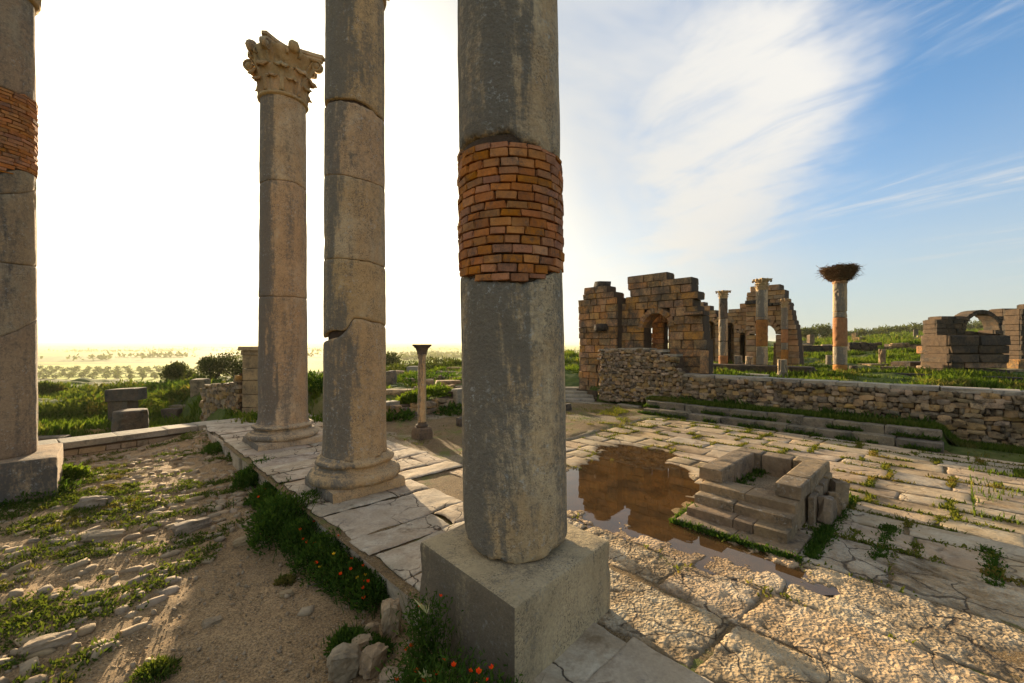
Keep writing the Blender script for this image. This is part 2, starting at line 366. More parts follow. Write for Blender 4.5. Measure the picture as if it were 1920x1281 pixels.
def groundmat():
    m, k = base('hill_and_plain'); pos = k.n('ShaderNodeNewGeometry').outputs['Position']
    n1 = k.noise(pos, .22, 7, .7, .3); n2 = k.noise(pos, 1.6, 8, .8); n3 = k.noise(pos, 12, 6, .8)
    g = k.mix(k.ramp(n2, .36, .62), (.035, .055, .012), (.10, .125, .025))
    g = k.mix(k.ramp(n1, .50, .66), g, (.14, .125, .05))
    g = k.mix(k.ramp(k.math('ADD', k.math('MULTIPLY', n2, .5), k.math('MULTIPLY', n3, .5)), .57, .66), g, (.17, .13, .075))
    g = k.mix(.7, g, k.mix(n3, (.4, .4, .4), (1.5, 1.5, 1.4)), 'MULTIPLY')
    # cultivated plain: long field strips
    rp = k.n('ShaderNodeVectorRotate', {'Vector': pos, 'Angle': rad(7)}, rotation_type='Z_AXIS').outputs[0]
    wob = k.vmul(k.n('ShaderNodeTexNoise', {'Vector': pos, 'Scale': .0012}).outputs[1], (90, 90, 0))
    fv = k.vmul(k.vadd(rp, wob), (.0016, .0075, 0))
    vor = k.n('ShaderNodeTexVoronoi', {'Vector': fv, 'Scale': 1.0}, voronoi_dimensions='2D')
    rr = k.n('ShaderNodeSeparateColor', {0: vor.outputs['Color']}).outputs
    f = k.mix(k.ramp(rr[0], .3, .7), (.15, .23, .03), (.36, .39, .06))
    f = k.mix(k.ramp(rr[1], .66, .72), f, (.08, .11, .03))
    f = k.mix(k.ramp(rr[2], .80, .86), f, (.18, .13, .07))
    edge = k.n('ShaderNodeTexVoronoi', {'Vector': fv, 'Scale': 1.0}, voronoi_dimensions='2D', feature='DISTANCE_TO_EDGE').outputs[0]
    f = k.mix(k.ramp(edge, .03, .012), f, (.03, .042, .014))
    strip = k.noise(k.vmul(rp, (.002, .05, 0)), 1.0, 4, .6)
    f = k.mix(.5, f, k.mix(k.ramp(strip, .3, .7), (.6, .62, .6), (1.3, 1.3, 1.2)), 'MULTIPLY')
    z = k.n('ShaderNodeSeparateXYZ', {0: pos}).outputs[2]
    c = k.mix(k.ramp(k.math('ADD', z, k.math('MULTIPLY', k.noise(pos, .03), 4)), -12, -20), g, f)
    bp = k.n('ShaderNodeBump', {'Strength': .6, 'Distance': .12, 'Height': n2})
    out(k, k.n('ShaderNodeBsdfPrincipled', {'Base Color': c, 'Roughness': .97, 'Specular IOR Level': .1, 'Normal': bp.outputs[0]})); return m
M_ground = groundmat()

def leafmat(name, c1, c2, c3=None, trans=.45):
    m, k = base(name); geo = k.n('ShaderNodeNewGeometry'); r = geo.outputs['Random Per Island']; pos = geo.outputs['Position']
    c = k.mix(r, c1, c2)
    if c3: c = k.mix(k.ramp(k.noise(pos, .9, 4, .7), .52, .66), c, c3)
    d = k.n('ShaderNodeBsdfDiffuse', {0: c}); t = k.n('ShaderNodeBsdfTranslucent', {0: k.mix(1.0, c, (1.25, 1.2, .6), 'MULTIPLY')})
    out(k, k.n('ShaderNodeMixShader', {0: trans, 1: d, 2: t})); return m
M_grass = leafmat('grass_blades', (.045, .085, .012), (.11, .15, .022), (.17, .15, .045), .5)
M_moss  = leafmat('joint_weeds', (.07, .10, .018), (.17, .16, .03), (.20, .14, .04), .4)
M_weed  = leafmat('dark_weeds', (.030, .068, .012), (.075, .12, .020), None, .35)
M_gweed = leafmat('low_clover', (.045, .075, .014), (.10, .12, .024), (.15, .12, .035), .4)
M_bush  = leafmat('olive_bush_leaves', (.035, .05, .014), (.075, .085, .024), None, .35)
M_farv  = leafmat('grove_leaves', (.07, .09, .03), (.11, .125, .04), None, .3)
M_twig  = leafmat('nest_twigs', (.10, .055, .03), (.17, .10, .05), None, .0)
M_red   = leafmat('scarlet_petals', (.85, .035, .01), (.80, .10, .015), None, .3)
M_yel   = leafmat('yellow_petals', (.75, .50, .03), (.7, .38, .02), None, .3)
M_pale  = leafmat('pale_seed_heads', (.45, .45, .22), (.55, .50, .28), None, .3)
M_stem  = leafmat('plant_stems', (.04, .07, .015), (.07, .10, .02), None, .2)
M_trunk = stone('bark', (.10, .08, .055), (.06, .05, .035), (.02, .018, .015), .4, .3, 4, .8, 30, .1)

def water():
    m, k = base('muddy_water'); pos = k.n('ShaderNodeNewGeometry').outputs['Position']
    c = k.mix(k.ramp(k.noise(pos, 2.2, 5, .6), .38, .62), (.085, .043, .014), (.048, .027, .011))
    bp = k.n('ShaderNodeBump', {'Strength': .02, 'Distance': .01, 'Height': k.noise(pos, 9, 2, .5)})
    out(k, k.n('ShaderNodeBsdfPrincipled', {'Base Color': c, 'Roughness': .015, 'IOR': 1.36, 'Specular IOR Level': .7, 'Normal': bp.outputs[0]})); return m
M_water = water()

# ------------------------------------------------------------------ terrain
def rimz(p):
    return np.interp(p, [-1000, -900, -600, -400, -170, 0, 110, 300, 540, 900], [-1.45, -1.45, -1.35, -.95, .15, .6, .9, 1.0, 1.2, 1.5])
def terr(x, y, lumps=True):
    x, y = np.asarray(x, float), np.asarray(y, float); a, b = toab(x, y)
    z = np.full(np.broadcast(x, y).shape, -.07)
    z = np.where(a < 1.95, -.52, z)
    z = z + (-.95 - z) * sm(12.4, 12.9, b) * sm(2.7, 2.2, a)
    z = z + (.36 - z) * sm(9.95, 10.2, b) * sm(4.15, 4.35, a) * sm(11.6, 11.2, a)
    z = z + (.30 - z) * sm(11.15, 11.3, a) * sm(6.15, 6.0, b) * sm(.0, .2, b)
    z = z + (.05 - z) * sm(10.6, 11.1, a) * sm(.2, .0, b)
    z = z + (.72 - z) * sm(11.95, 12.15, a) * sm(9.0, 8.6, b)
    z = z + (.30 - z) * sm(10.6, 12.5, b) * sm(11.2, 11.6, a)
    yy = np.maximum(np.maximum(y, .6 * np.abs(x)), -.5 * y); p = np.clip(x / np.maximum(yy, 1.0) * FPX, -1000, 1000)
    rz = rimz(p); z = z + (rz - z) * sm(13.5, 30, yy) * np.where(z < -.4, 1, 1)
    w = sm(150, 330, p)
    right = rz + (np.interp(p, [200, 540, 780, 1000], [1.9, 2.6, 5.2, 6.5]) - rz) * np.clip((yy - 30) / 95, 0, 1)
    right = right + (-23 - right) * sm(150, 600, yy); left = rz + (-23 - rz) * sm(33, 150, yy)
    z = np.where(yy > 30, left * (1 - w) + right * w, z)
    if lumps:
        L = sm(12.3, 13.2, b) + sm(12.1, 12.6, a) * sm(8.8, 8.4, b) + sm(10.1, 10.6, b)
        L = np.clip(L, 0, 1) * sm(200, 90, yy) * (1 - sm(4.5, 4.3, a) * sm(13.3, 12.95, b))
        z = z + L * (.16 * fbm(x * .55, y * .55, 0, 3, 3) + .05 * fbm(x * 2.1, y * 2.1, 0, 9, 2) + sm(20, 45, yy) * .35 * fbm(x * .16, y * .16, 0, 5, 3))
        z = z + sm(2500, 9000, yy) * 18 * np.clip(fbm(x * .00035, y * .0003, 0, 8, 3) + .25 * sm(0, -6000, x), 0, 3)
    return z
def build_ground():
    az = np.concatenate([np.linspace(-180, -60, 50)[:-1], np.linspace(-60, 60, 620), np.linspace(60, 180, 50)[1:-1]])
    r = np.concatenate([np.linspace(.4, 12, 50), np.geomspace(12.2, 60, 150), np.geomspace(61, 20000, 110)])
    A, R = np.meshgrid(np.radians(az), r); x, y = np.sin(A) * R, np.cos(A) * R
    z = terr(x, y); V = np.stack([x, y, z], -1).reshape(-1, 3)
    F = gridf(len(r), len(az), True)[:, ::-1]
    V = np.vstack([V, [[0, 0, -.52]]]); n = len(az); c = len(V) - 1
    o = obj('ground', V, F, M_ground, smooth=True); tag(o, kind='structure')
    tag(o, 'green hillside falling away to a hazy cultivated plain')
build_ground()

PUD = [G(*q)[:2] for q in [(1040, 885), (1095, 875), (1135, 862), (1118, 838), (1170, 832), (1240, 840), (1275, 852), (1262, 868), (1290, 885), (1305, 905), (1312, 925), (1290, 948), (1278, 965), (1330, 992), (1400, 1015), (1480, 1040), (1528, 1046), (1562, 1066), (1555, 1092), (1475, 1094), (1400, 1076), (1330, 1052), (1270, 1030), (1205, 1010), (1165, 988), (1110, 970), (1055, 955), (1020, 925)]]
def pudz(x, y):
    d = dpoly(x, y, PUD) + .17 * fbm(np.asarray(x) * 2.0, np.asarray(y) * 2.4, 0, 21, 5, .66) + .05
    return -.045 * sm(.07, -.16, d)
def courtz(x, y):
    x, y = np.asarray(x), np.asarray(y)
    return pudz(x, y) + .006 * fbm(x * 1.3, y * 1.3, 0, 30, 3)

def slab(quad, zf, amp, step, mat, parent, name='slab', seed=0, pit=0.0, thick=.09, tilt=.006, rnd=.02):
    q = np.array(quad); r = random.Random(seed)
    la = max(np.linalg.norm(q[1] - q[0]), np.linalg.norm(q[2] - q[3])); lb = max(np.linalg.norm(q[3] - q[0]), np.linalg.norm(q[2] - q[1]))
    m = max(4, min(60, int(la / step) + 1)); n = max(4, min(80, int(lb / step) + 1))
    gl = lambda q, L_: np.concatenate([[0, .010 / L_], np.linspace(.03 / L_, 1 - .03 / L_, q), [1 - .010 / L_, 1]])
    s = gl(m, la)[:, None]; t = gl(n, lb)[None, :]; m, n = m + 4, n + 4
    x = (1 - s) * (1 - t) * q[0, 0] + s * (1 - t) * q[1, 0] + s * t * q[2, 0] + (1 - s) * t * q[3, 0]
    y = (1 - s) * (1 - t) * q[0, 1] + s * (1 - t) * q[1, 1] + s * t * q[2, 1] + (1 - s) * t * q[3, 1]
    # ragged outline
    ed = np.minimum(np.minimum(s, 1 - s) * la, np.minimum(t, 1 - t) * lb); e = np.exp(-ed / .05)
    x = x + e * rnd * fbm(x * 4 + seed, y * 4, 0, 40, 3); y = y + e * rnd * fbm(x * 4, y * 4 + seed, 0, 44, 3)
    c = q.mean(0); h = zf(x, y) + r.uniform(-.5, .5) * tilt * 1.5 + ((x - c[0]) * r.uniform(-1, 1) + (y - c[1]) * r.uniform(-1, 1)) * tilt
    h = h + amp * fbm(x * 3, y * 3, 0, 50, 4, .55) + .0025 * fbm(x * 16, y * 16, 0, 55, 2)
    if pit: 
        p = fbm(x * 26, y * 26, 0, 60, 2, .6); h = h - pit * np.clip(np.abs(p) - .25, 0, 1) - pit * .5 * sm(.1, .9, fbm(x * 2.2, y * 2.2, 0, 66, 3)) + pit * .3 * vn(x * 28, y * 28, 0, 70)
    h = h - .014 * np.exp(-ed / .009)
    V = np.stack([x, y, h], -1).reshape(-1, 3); F = [tuple(f) for f in gridf(m, n)]
    per = [i * n for i in range(m)] + [(m - 1) * n + j for j in range(1, n)] + [i * n + n - 1 for i in range(m - 2, -1, -1)] + [j for j in range(n - 2, 0, -1)]
    k0 = len(V); sk = V[per].copy(); sk[:, 2] -= thick; V = np.vstack([V, sk]); P = len(per)
    for i in range(P): F.append((per[i], k0 + i, k0 + (i + 1) % P, per[(i + 1) % P]))
    me = mesh_np(name, V, F, mat, True)
    # outward faces
    if me.polygons[0].normal.z < 0: me.flip_normals()
    return link(name, me, parent)

def build_court():
    # earth under the slabs
    a = np.arange(1.7, 12.0, .1); b = np.arange(-9, 9.98, .1); A, B = np.meshgrid(a, b); x = A * VA[0] + B * UB[0]; y = A * VA[1] + B * UB[1]
    z = pudz(x, y) - .014 + .006 * fbm(x * 2, y * 2, 0, 33, 4)
    dirtz = (sm(5.38, 5.7, B) * sm(4.15, 4.4, A)) * .032
    z = z + dirtz + .025 * fbm(x, y, 0, 34, 3) * (dirtz > .01)
    court = obj('court_floor', np.stack([x, y, z], -1).reshape(-1, 3), gridf(len(b), len(a)), M_joint, smooth=True)
    tag(court, 'paved forum court with a muddy puddle', kind='structure')
    a = np.arange(4.1, 12.0, .12); b = np.arange(5.3, 9.98, .12); A, B = np.meshgrid(a, b); x = A * VA[0] + B * UB[0]; y = A * VA[1] + B * UB[1]
    keep = (B > 5.42 + .22 * fbm(x, y, 0, 81, 3) + np.clip(A - 6.2, 0, .1) * 0) ; 
    z = np.where(keep, .006 + .022 * fbm(x * .9, y * .9, 0, 34, 3), -.06)
    pth = obj('dirt_path', np.stack([x, y, z], -1).reshape(-1, 3), gridf(len(b), len(a)), M_path, smooth=True); tag(pth, 'trodden earth between the walkway and the ruins', kind='structure')
    # slabs of the court: rows of constant a
    n = 0; av = 2.50; row = 0; rr = random.Random(5); quads = []
    while av < 10.75:
        w = .69 if row == 0 else (rr.uniform(.55, .9) if av < 5 else rr.uniform(.38, .58)); row += 1
        if av + w > 10.75: w = 10.78 - av
        bv = -5.5 + rr.uniform(0, .6) if av > 7 else -3.5 + rr.uniform(0, .6)
        while True:
            l = rr.uniform(.5, 1.6) if av < 5 else rr.uniform(.42, 1.0)
            top = 5.42 if av > 4.15 else (3.0 if av < 3.2 else 5.42)
            if row == 1: top = 1.95
            if bv + l > top - .25: l = top + rr.uniform(-.08, .1) - bv
            quads.append([av, bv, w, l]); bv += l
            if bv > top - .3: break
        av += w
    return court, quads
court, quads = build_court()
def place_court():
    rr = random.Random(8); c = []
    for q in quads:
        a, b, w, l = q; ca, cb = a + w / 2, b + l / 2; x, y, _ = AB(ca, cb)
        if 4.75 < ca < 6.75 and 1.2 < cb < 2.1: continue
        vis = y > 1.2 and abs(x) < 1.35 * y
        c.append((not vis, math.hypot(x, y), q))
    c.sort(key=lambda t: (t[0], t[1])); n = 0
    for far, d, (a, b, w, l) in c:
        g = .002 if d < 6 else .008; j = lambda: rr.uniform(-.055, .055) if d < 5.5 else rr.uniform(-.02, .02)
        x, y, _ = AB(a + w / 2, b + l / 2)
        if far and d > 9: continue
        q = [AB(a + g + j(), b + g + j())[:2], AB(a + w - g + j() * .4, b + g + j())[:2], AB(a + w - g + j() * .4, b + l - g + j())[:2], AB(a + g + j() * .4, b + l - g + j())[:2]]
        pitted = (a < 5.15) or rr.random() < .12
        st = .022 if d < 4.6 else (.045 if d < 6 else .09)
        if far: st = .15
        slab(q, courtz, .007 if pitted else .004, st, M_pit if pitted else M_slab, court, 'slab', n, .009 if (pitted and d < 7) else 0.0, tilt=.005); n += 1
    print('court slabs', n)
place_court()
def walk():
    # walkway (stylobate) base block under its slabs
    V = [AB(1.80, -1.5, -.45), AB(4.16, -1.5, -.45), AB(4.16, 12.95, -.45), AB(1.80, 12.95, -.45), AB(1.80, -1.5, -.035), AB(4.16, -1.5, -.035), AB(4.16, 12.95, -.035), AB(1.80, 12.95, -.035)]
    F = [(4, 5, 6, 7), (0, 4, 7, 3), (0, 1, 5, 4), (2, 3, 7, 6), (1, 2, 6, 5)]
    w = obj('walkway', V, F, M_joint); tag(w, 'raised stone walkway that carries the row of columns', kind='structure')
    rr = random.Random(17); b = 12.95; n = 0
    zf = lambda x, y: .012 + .007 * fbm(np.asarray(x) * 1.2, np.asarray(y) * 1.2, 0, 35, 3)
    while b > -1.3:
        l = rr.uniform(.42, .72); a = 1.78; wid = (2.5 if b < 2.3 else 3.19) if b < 5.4 else 4.16
        while a < wid - .2:
            s = rr.uniform(.65, 1.25)
            if a + s > wid - .35: s = wid - a
            j = lambda: rr.uniform(-.035, .035)
            aa = a + rr.uniform(-.05, .01) if a < 1.8 else a
            q = [AB(aa + .01, b - l + .01 + j())[:2], AB(a + s - .012 + j(), b - l + .012 + j())[:2], AB(a + s - .012 + j(), b - .012 + j())[:2], AB(aa + .01, b - .01 + j())[:2]]
            d = math.hypot(*AB(a, b)[:2]); slab(q, zf, .008, .05 if d < 7 else .1, M_walk, w, 'slab', 500 + n, .006 if rr.random() < .4 else 0, thick=.12 if a > 1.8 else .06, tilt=.005, rnd=.022); n += 1
            a += s
        b -= l
    # kerb stones of the left face
    rr = random.Random(3); sh = [mesh_np('kerb_stone', *chamfer(.05, .03, i), M_walk) for i in range(6)]
    b = 12.9
    while b > -1.3:
        l = rr.uniform(.35, .8); x, y, _ = AB(1.84 + rr.uniform(-.03, .02), b - l / 2)
        link('kerb_stone', sh[rr.randrange(6)], w, (x, y, -.215), (0, 0, ROT), (.2, l * .97, .32)); b -= l
    print('walk slabs', n)
walk()
# water sheet, kept inside the hollow by the slabs around it
xs = np.arange(.2, 4.6, .1); ys = np.arange(3.0, 9.2, .1)
Xw, Yw = np.meshgrid(xs, ys); inside = dpoly(Xw, Yw, PUD) < .25
Fw = gridf(len(ys), len(xs)); ok = inside.ravel()[Fw].all(1)
wat = obj('water', np.stack([Xw, Yw, np.full_like(Xw, -.013)], -1).reshape(-1, 3), Fw[ok], M_water); tag(wat, 'brown puddle lying on the paving', kind='structure')
# ------------------------------------------------------------------ cobbled slope beside the walkway
def cobz(x, y):
    a, b = toab(np.asarray(x, float), np.asarray(y, float))
    z = -.27 - .05 * sm(0, -3, a) + .10 * sm(9.5, 12, b) * sm(.2, 1.5, a) + .08 * sm(11.0, 12.1, b) * sm(.9, 1.6, a) - .05 * sm(10, 12, b) * sm(.6, -1, a)
    z = z + .07 * sm(3.6, 2.2, b) * sm(.9, 1.7, a)
    return z + .025 * fbm(np.asarray(x) * .9, np.asarray(y) * .9, 0, 101, 3)
DIRTP = [G(*q, -.27)[:2] for q in [(440, 985), (560, 1010), (760, 1100), (860, 1300), (1100, 1700), (200, 1700), (150, 1290), (255, 1190), (300, 1130), (345, 1080), (420, 1040)]]
cob_shapes = [pebble(.6, .10, i, .85) for i in range(8)]
def build_cobbles():
    a = np.arange(-7, 1.84, .045); b = np.arange(-3, 12.12, .055); A, B = np.meshgrid(a, b); x = A * VA[0] + B * UB[0]; y = A * VA[1] + B * UB[1]
    dd = dpoly(x, y, DIRTP)
    z = cobz(x, y) + .012 * fbm(x * 6, y * 6, 0, 110, 4, .6) + .012 * sm(0, .3, dd) * fbm(A * 3.5, B * 8, 0, 120, 3)
    g = obj('cobbled_ground', np.stack([x, y, z], -1).reshape(-1, 3), gridf(len(b), len(a)), M_dirt, smooth=True)
    tag(g, 'worn cobbled slope and bare earth beside the walkway', kind='structure')
    shp = [mesh_np('cobblestone', *s, M_cob, True) for s in cob_shapes]
    rr = random.Random(23); cand = []
    av = -6.5
    bb = 2.0
    while bb < 12.0:
        aa = -7 + rr.random() * .3
        wob = .06 * float(fbm(bb * .7, 3.3, 0, 5, 2))
        while aa < 1.66:
            l = rr.choice([.06, .07, .09, .10, .12, .14, .17, .21]) * rr.uniform(.85, 1.2); h = rr.uniform(.06, .13)
            x, y, _ = AB(aa + l / 2, bb + rr.uniform(-.04, .04))
            if y > .8 and abs(x) < 1.6 * y + 1.2:
                d = float(dpoly(x, y, DIRTP)); dens = .80 if d > 0 else (.03)
                dens *= .62 + .5 * float(fbm(x * .8, y * .8, 0, 130, 2))
                if rr.random() < dens + (.12 if d > 0 else 0): cand.append((math.hypot(x, y) / (l * 4 + .4), x, y, l, h))
            aa += l + rr.uniform(.01, .05)
        bb += rr.uniform(.085, .13)
    cand.sort(); ins = []
    for i, (_, x, y, l, h) in enumerate(cand):
        z = float(cobz(x, y)); s = (l * rr.uniform(.7, .92), h * .88, rr.uniform(.04, .08)); rot = (rr.uniform(-.3, .3), rr.uniform(-.25, .25), ROT + rr.gauss(0, .45)); zz = z + s[2] * rr.uniform(-.30, .14)
        if i < 295: link('cobblestone', shp[rr.randrange(8)], g, (x, y, zz), rot, s)
        else: ins.append((rr.randrange(8), (x, y, zz), rot, s))
    # small scattered gravel on the bare earth
    oc = (np.array([[.5,0,0],[-.5,0,0],[0,.5,0],[0,-.5,0],[.05,.05,.4],[0,0,-.4]]), [[0,2,4],[2,1,4],[1,3,4],[3,0,4],[2,0,5],[1,2,5],[3,1,5],[0,3,5]])
    grit = []
    for i in range(15000):
        x, y = rr.uniform(-5, 1.2), rr.uniform(1.8, 7)
        if toab(x, y)[0] > 1.7: continue
        s = rr.uniform(.006, .018); grit.append((0, (x, y, float(cobz(x, y)) + s * .15), (rr.uniform(-.6, .6), rr.uniform(-.6, .6), rr.uniform(0, 6)), (s * 1.6, s, s)))
    joined('grit', grit, [oc], M_cob, g)
    for i in range(1500):
        x, y = rr.uniform(-5, 1.2), rr.uniform(1.8, 8)
        a_, b_ = toab(x, y)
        if a_ > 1.6: continue
        s = rr.uniform(.008, .028) * (1.6 if rr.random() < .08 else 1)
        ins.append((rr.randrange(8), (x, y, float(cobz(x, y)) + s * .2), (rr.uniform(0, 3), rr.uniform(0, 3), rr.uniform(0, 6)), (s * 1.4, s, s * .8)))
    joined('small_cobbles', ins, cob_shapes, M_cob, g, True)
    print('cobbles', len(cand))
    return g
cobg = build_cobbles()
def boulder(label, px, py, z, s, rz, group=None, mat=None, flat=1.0, seed=0):
    x, y, _ = G(px, py, z); r = random.Random(seed)
    V, F = pebble(.45, .05, seed); V, F = quads_only((V, F))
    # one subdivision by hand for a rounder, rougher outline
    me = mesh_np('loose_stone', V, [tuple(f) for f in F], mat or M_cob, False)
    o = link('loose_stone', me, None, (x, y, z + s[2] * .25), (r.uniform(-.2, .2), r.uniform(-.2, .2), rz), s)
    md = o.modifiers.new('s', 'SUBSURF'); md.levels = md.render_levels = 2; md.subdivision_type = 'SIMPLE'
    tx = bpy.data.textures.new('rough', 'CLOUDS'); tx.noise_scale = .35
    dm = o.modifiers.new('d', 'DISPLACE'); dm.texture = tx; dm.strength = .25; dm.texture_coords = 'LOCAL'
    for p in me.polygons: p.use_smooth = False
    return tag(o, label, 'stone', group)
boulder('large smooth boulder beside the grass at the foot of the left pedestal', 178, 955, -.30, (.34, .26, .22), .4, seed=1)
boulder('long flat pale stone lying in the cobbles right of the boulder', 195, 1010, -.28, (.34, .15, .10), .75, seed=2)
boulder('low whitish stone ridge on the cobbles near the picture middle left', 360, 992, -.27, (.34, .15, .13), .9, seed=3)
boulder('flat loose stone next to the largest weed bush', 460, 1016, -.27, (.22, .11, .08), .6, seed=4)
boulder('pointed pale rock leaning in the low weeds at the lower edge', 645, 1255, -.22, (.19, .15, .17), .4, 'pale rocks at the lower edge', seed=5)
boulder('brownish rock right of the pointed pale rock at the lower edge', 700, 1250, -.22, (.16, .11, .16), 1.1, 'pale rocks at the lower edge', seed=6)
boulder('small pale rock behind the pointed rock with weeds around it', 678, 1215, -.21, (.13, .11, .09), .2, 'pale rocks at the lower edge', seed=7)
boulder('white chip of rock above the low weed patch', 697, 1188, -.22, (.10, .05, .09), .7, seed=8)
boulder('upright broken rock under the end of the walkway', 733, 1170, -.18, (.13, .16, .22), .2, seed=9)
boulder('low tan rock at the bottom edge beside the scarlet flowers', 735, 1276, -.2, (.16, .11, .07), .1, seed=10)
boulder('single whitish stone on the bare earth with a weed tuft', 537, 1117, -.27, (.10, .07, .05), .4, seed=11)
boulder('grey half buried stone on the bare earth near the bottom edge', 398, 1172, -.28, (.13, .09, .06), .8, seed=12)
boulder('bright broad stone among grass in the lower left corner', 90, 1215, -.28, (.26, .14, .10), .75, seed=13)

# ------------------------------------------------------------------ columns
def wrap(v): return (v + math.pi) % (2 * math.pi) - math.pi
def hit(c, px, py):
    cx, cy, R = c; dx = (px - 960) / FPX; dz = (HOR - py) / FPX
    A = dx * dx + 1; Bq = -2 * (dx * cx + cy); C = cx * cx + cy * cy - R * R; D = Bq * Bq - 4 * A * C
    t = (-Bq - math.sqrt(max(D, 0))) / (2 * A); x, y = dx * t, t
    f0 = math.atan2(-cy, -cx); return wrap(math.atan2(y - cy, x - cx) - f0), CAMZ + dz * t
class Seam:
    def __init__(s, c, pts=None, z=None, rough=.004, seed=0, flatback=None):
        if pts: L = sorted(hit(c, *p) for p in pts)
        else: L = [(0, z)]
        s.ps = np.array([p for p, _ in L]); s.zs = np.array([q for _, q in L]); s.r = rough; s.seed = seed
    def __call__(s, ps):
        return np.interp(ps, s.ps, s.zs, period=2 * math.pi) + s.r * fbm(np.cos(ps) * 3, np.sin(ps) * 3, 0, s.seed, 4, .65)
NA = 112
def drum(parent, c, Rf, lo, hi, mat, lean=0.0, row=.05, seed=0, name='drum', gap=.006, edge=.012, rough=.0045, z0=0.0):
    cx, cy, R = c; f0 = math.atan2(-cy, -cx); ps = np.linspace(-math.pi, math.pi, NA, endpoint=False)
    zl, zh = lo(ps) + gap, hi(ps) - gap; H = float((zh - zl).mean()); n = max(4, int(H / row))
    t = np.concatenate([[0, .006 / H, .02 / H], np.linspace(.045 / H, 1 - .045 / H, n), [1 - .02 / H, 1 - .006 / H, 1]])[:, None]
    z = zl + (zh - zl) * t; dist = np.minimum(z - zl, zh - z)
    nz = fbm(np.cos(ps) * 5, np.sin(ps) * 5, z * 2.2, seed + 7, 4, .6)
    chip = sm(.25, .8, fbm(np.cos(ps) * 6, np.sin(ps) * 6, z * 3, seed + 13, 3)) * np.exp(-np.maximum(dist, 0) / .03) * .02
    gou = sm(.62, 1.1, fbm(np.cos(ps) * 3.1, np.sin(ps) * 3.1, z * 1.6, seed + 21, 4, .6)) * .014
    r = Rf(z) - gou + rough * nz - edge * np.exp(-np.maximum(dist, 0) / .010) - chip
    f = ps + f0; x = cx + r * np.cos(f) + lean * (z - z0); y = cy + r * np.sin(f)
    V = np.stack([x, y, z], -1).reshape(-1, 3); m = len(t)
    F = [tuple(q) for q in gridf(m, NA, True)]
    b, tp = len(V), len(V) + 1
    V = np.vstack([V, [[cx + lean * (zl.mean() - z0), cy, zl.mean()], [cx + lean * (zh.mean() - z0), cy, zh.mean()]]])
    for j in range(NA): F.append((b, (j + 1) % NA, j)); F.append((tp, (m - 1) * NA + j, (m - 1) * NA + (j + 1) % NA))
    return obj(name, V, F, mat, parent, True)
def cyl(name, cx, cy, r, z0, z1, mat, parent=None, n=32, lean=0.0):
    t = np.linspace(0, 2 * math.pi, n, endpoint=False); V = [(cx + r * math.cos(q), cy + r * math.sin(q), z0) for q in t] + [(cx + r * math.cos(q) + lean * (z1 - z0), cy + r * math.sin(q), z1) for q in t]
    F = [(j, (j + 1) % n, n + (j + 1) % n, n + j) for j in range(n)] + [tuple(range(n))[::-1], tuple(range(n, 2 * n))]
    return obj(name, V, F, mat, parent)
def lathe(name, cx, cy, prof, mat, parent=None, n=64, amp=.003, seed=0, rz=0.0, sub=3, edgecut=None):
    pr = []
    for (r0, z0), (r1, z1) in zip(prof[:-1], prof[1:]):
        k = max(1, int(math.hypot(r1 - r0, z1 - z0) / .025))
        for i in range(k): pr.append((r0 + (r1 - r0) * i / k, z0 + (z1 - z0) * i / k))
    pr.append(prof[-1]); pr = np.array(pr); ps = np.linspace(0, 2 * math.pi, n, endpoint=False)
    r = pr[:, 0:1] * np.ones(n); z = pr[:, 1:2] * np.ones(n)
    nz = fbm(np.cos(ps) * 4, np.sin(ps) * 4, z * 6, seed, 4, .6); ch = sm(.35, .9, fbm(np.cos(ps) * 2.2, np.sin(ps) * 2.2, z * 5, seed + 5, 3))
    r = r + np.where(r > .02, amp * nz - ch * amp * 7, 0)
    V = np.stack([cx + r * np.cos(ps), cy + r * np.sin(ps), z], -1).reshape(-1, 3)
    F = [tuple(q) for q in gridf(len(pr), n, True)]; m = len(pr)
    F.append(tuple(range(n))[::-1]); F.append(tuple((m - 1) * n + j for j in range(n)))
    return obj(name, V, F, mat, parent, True)
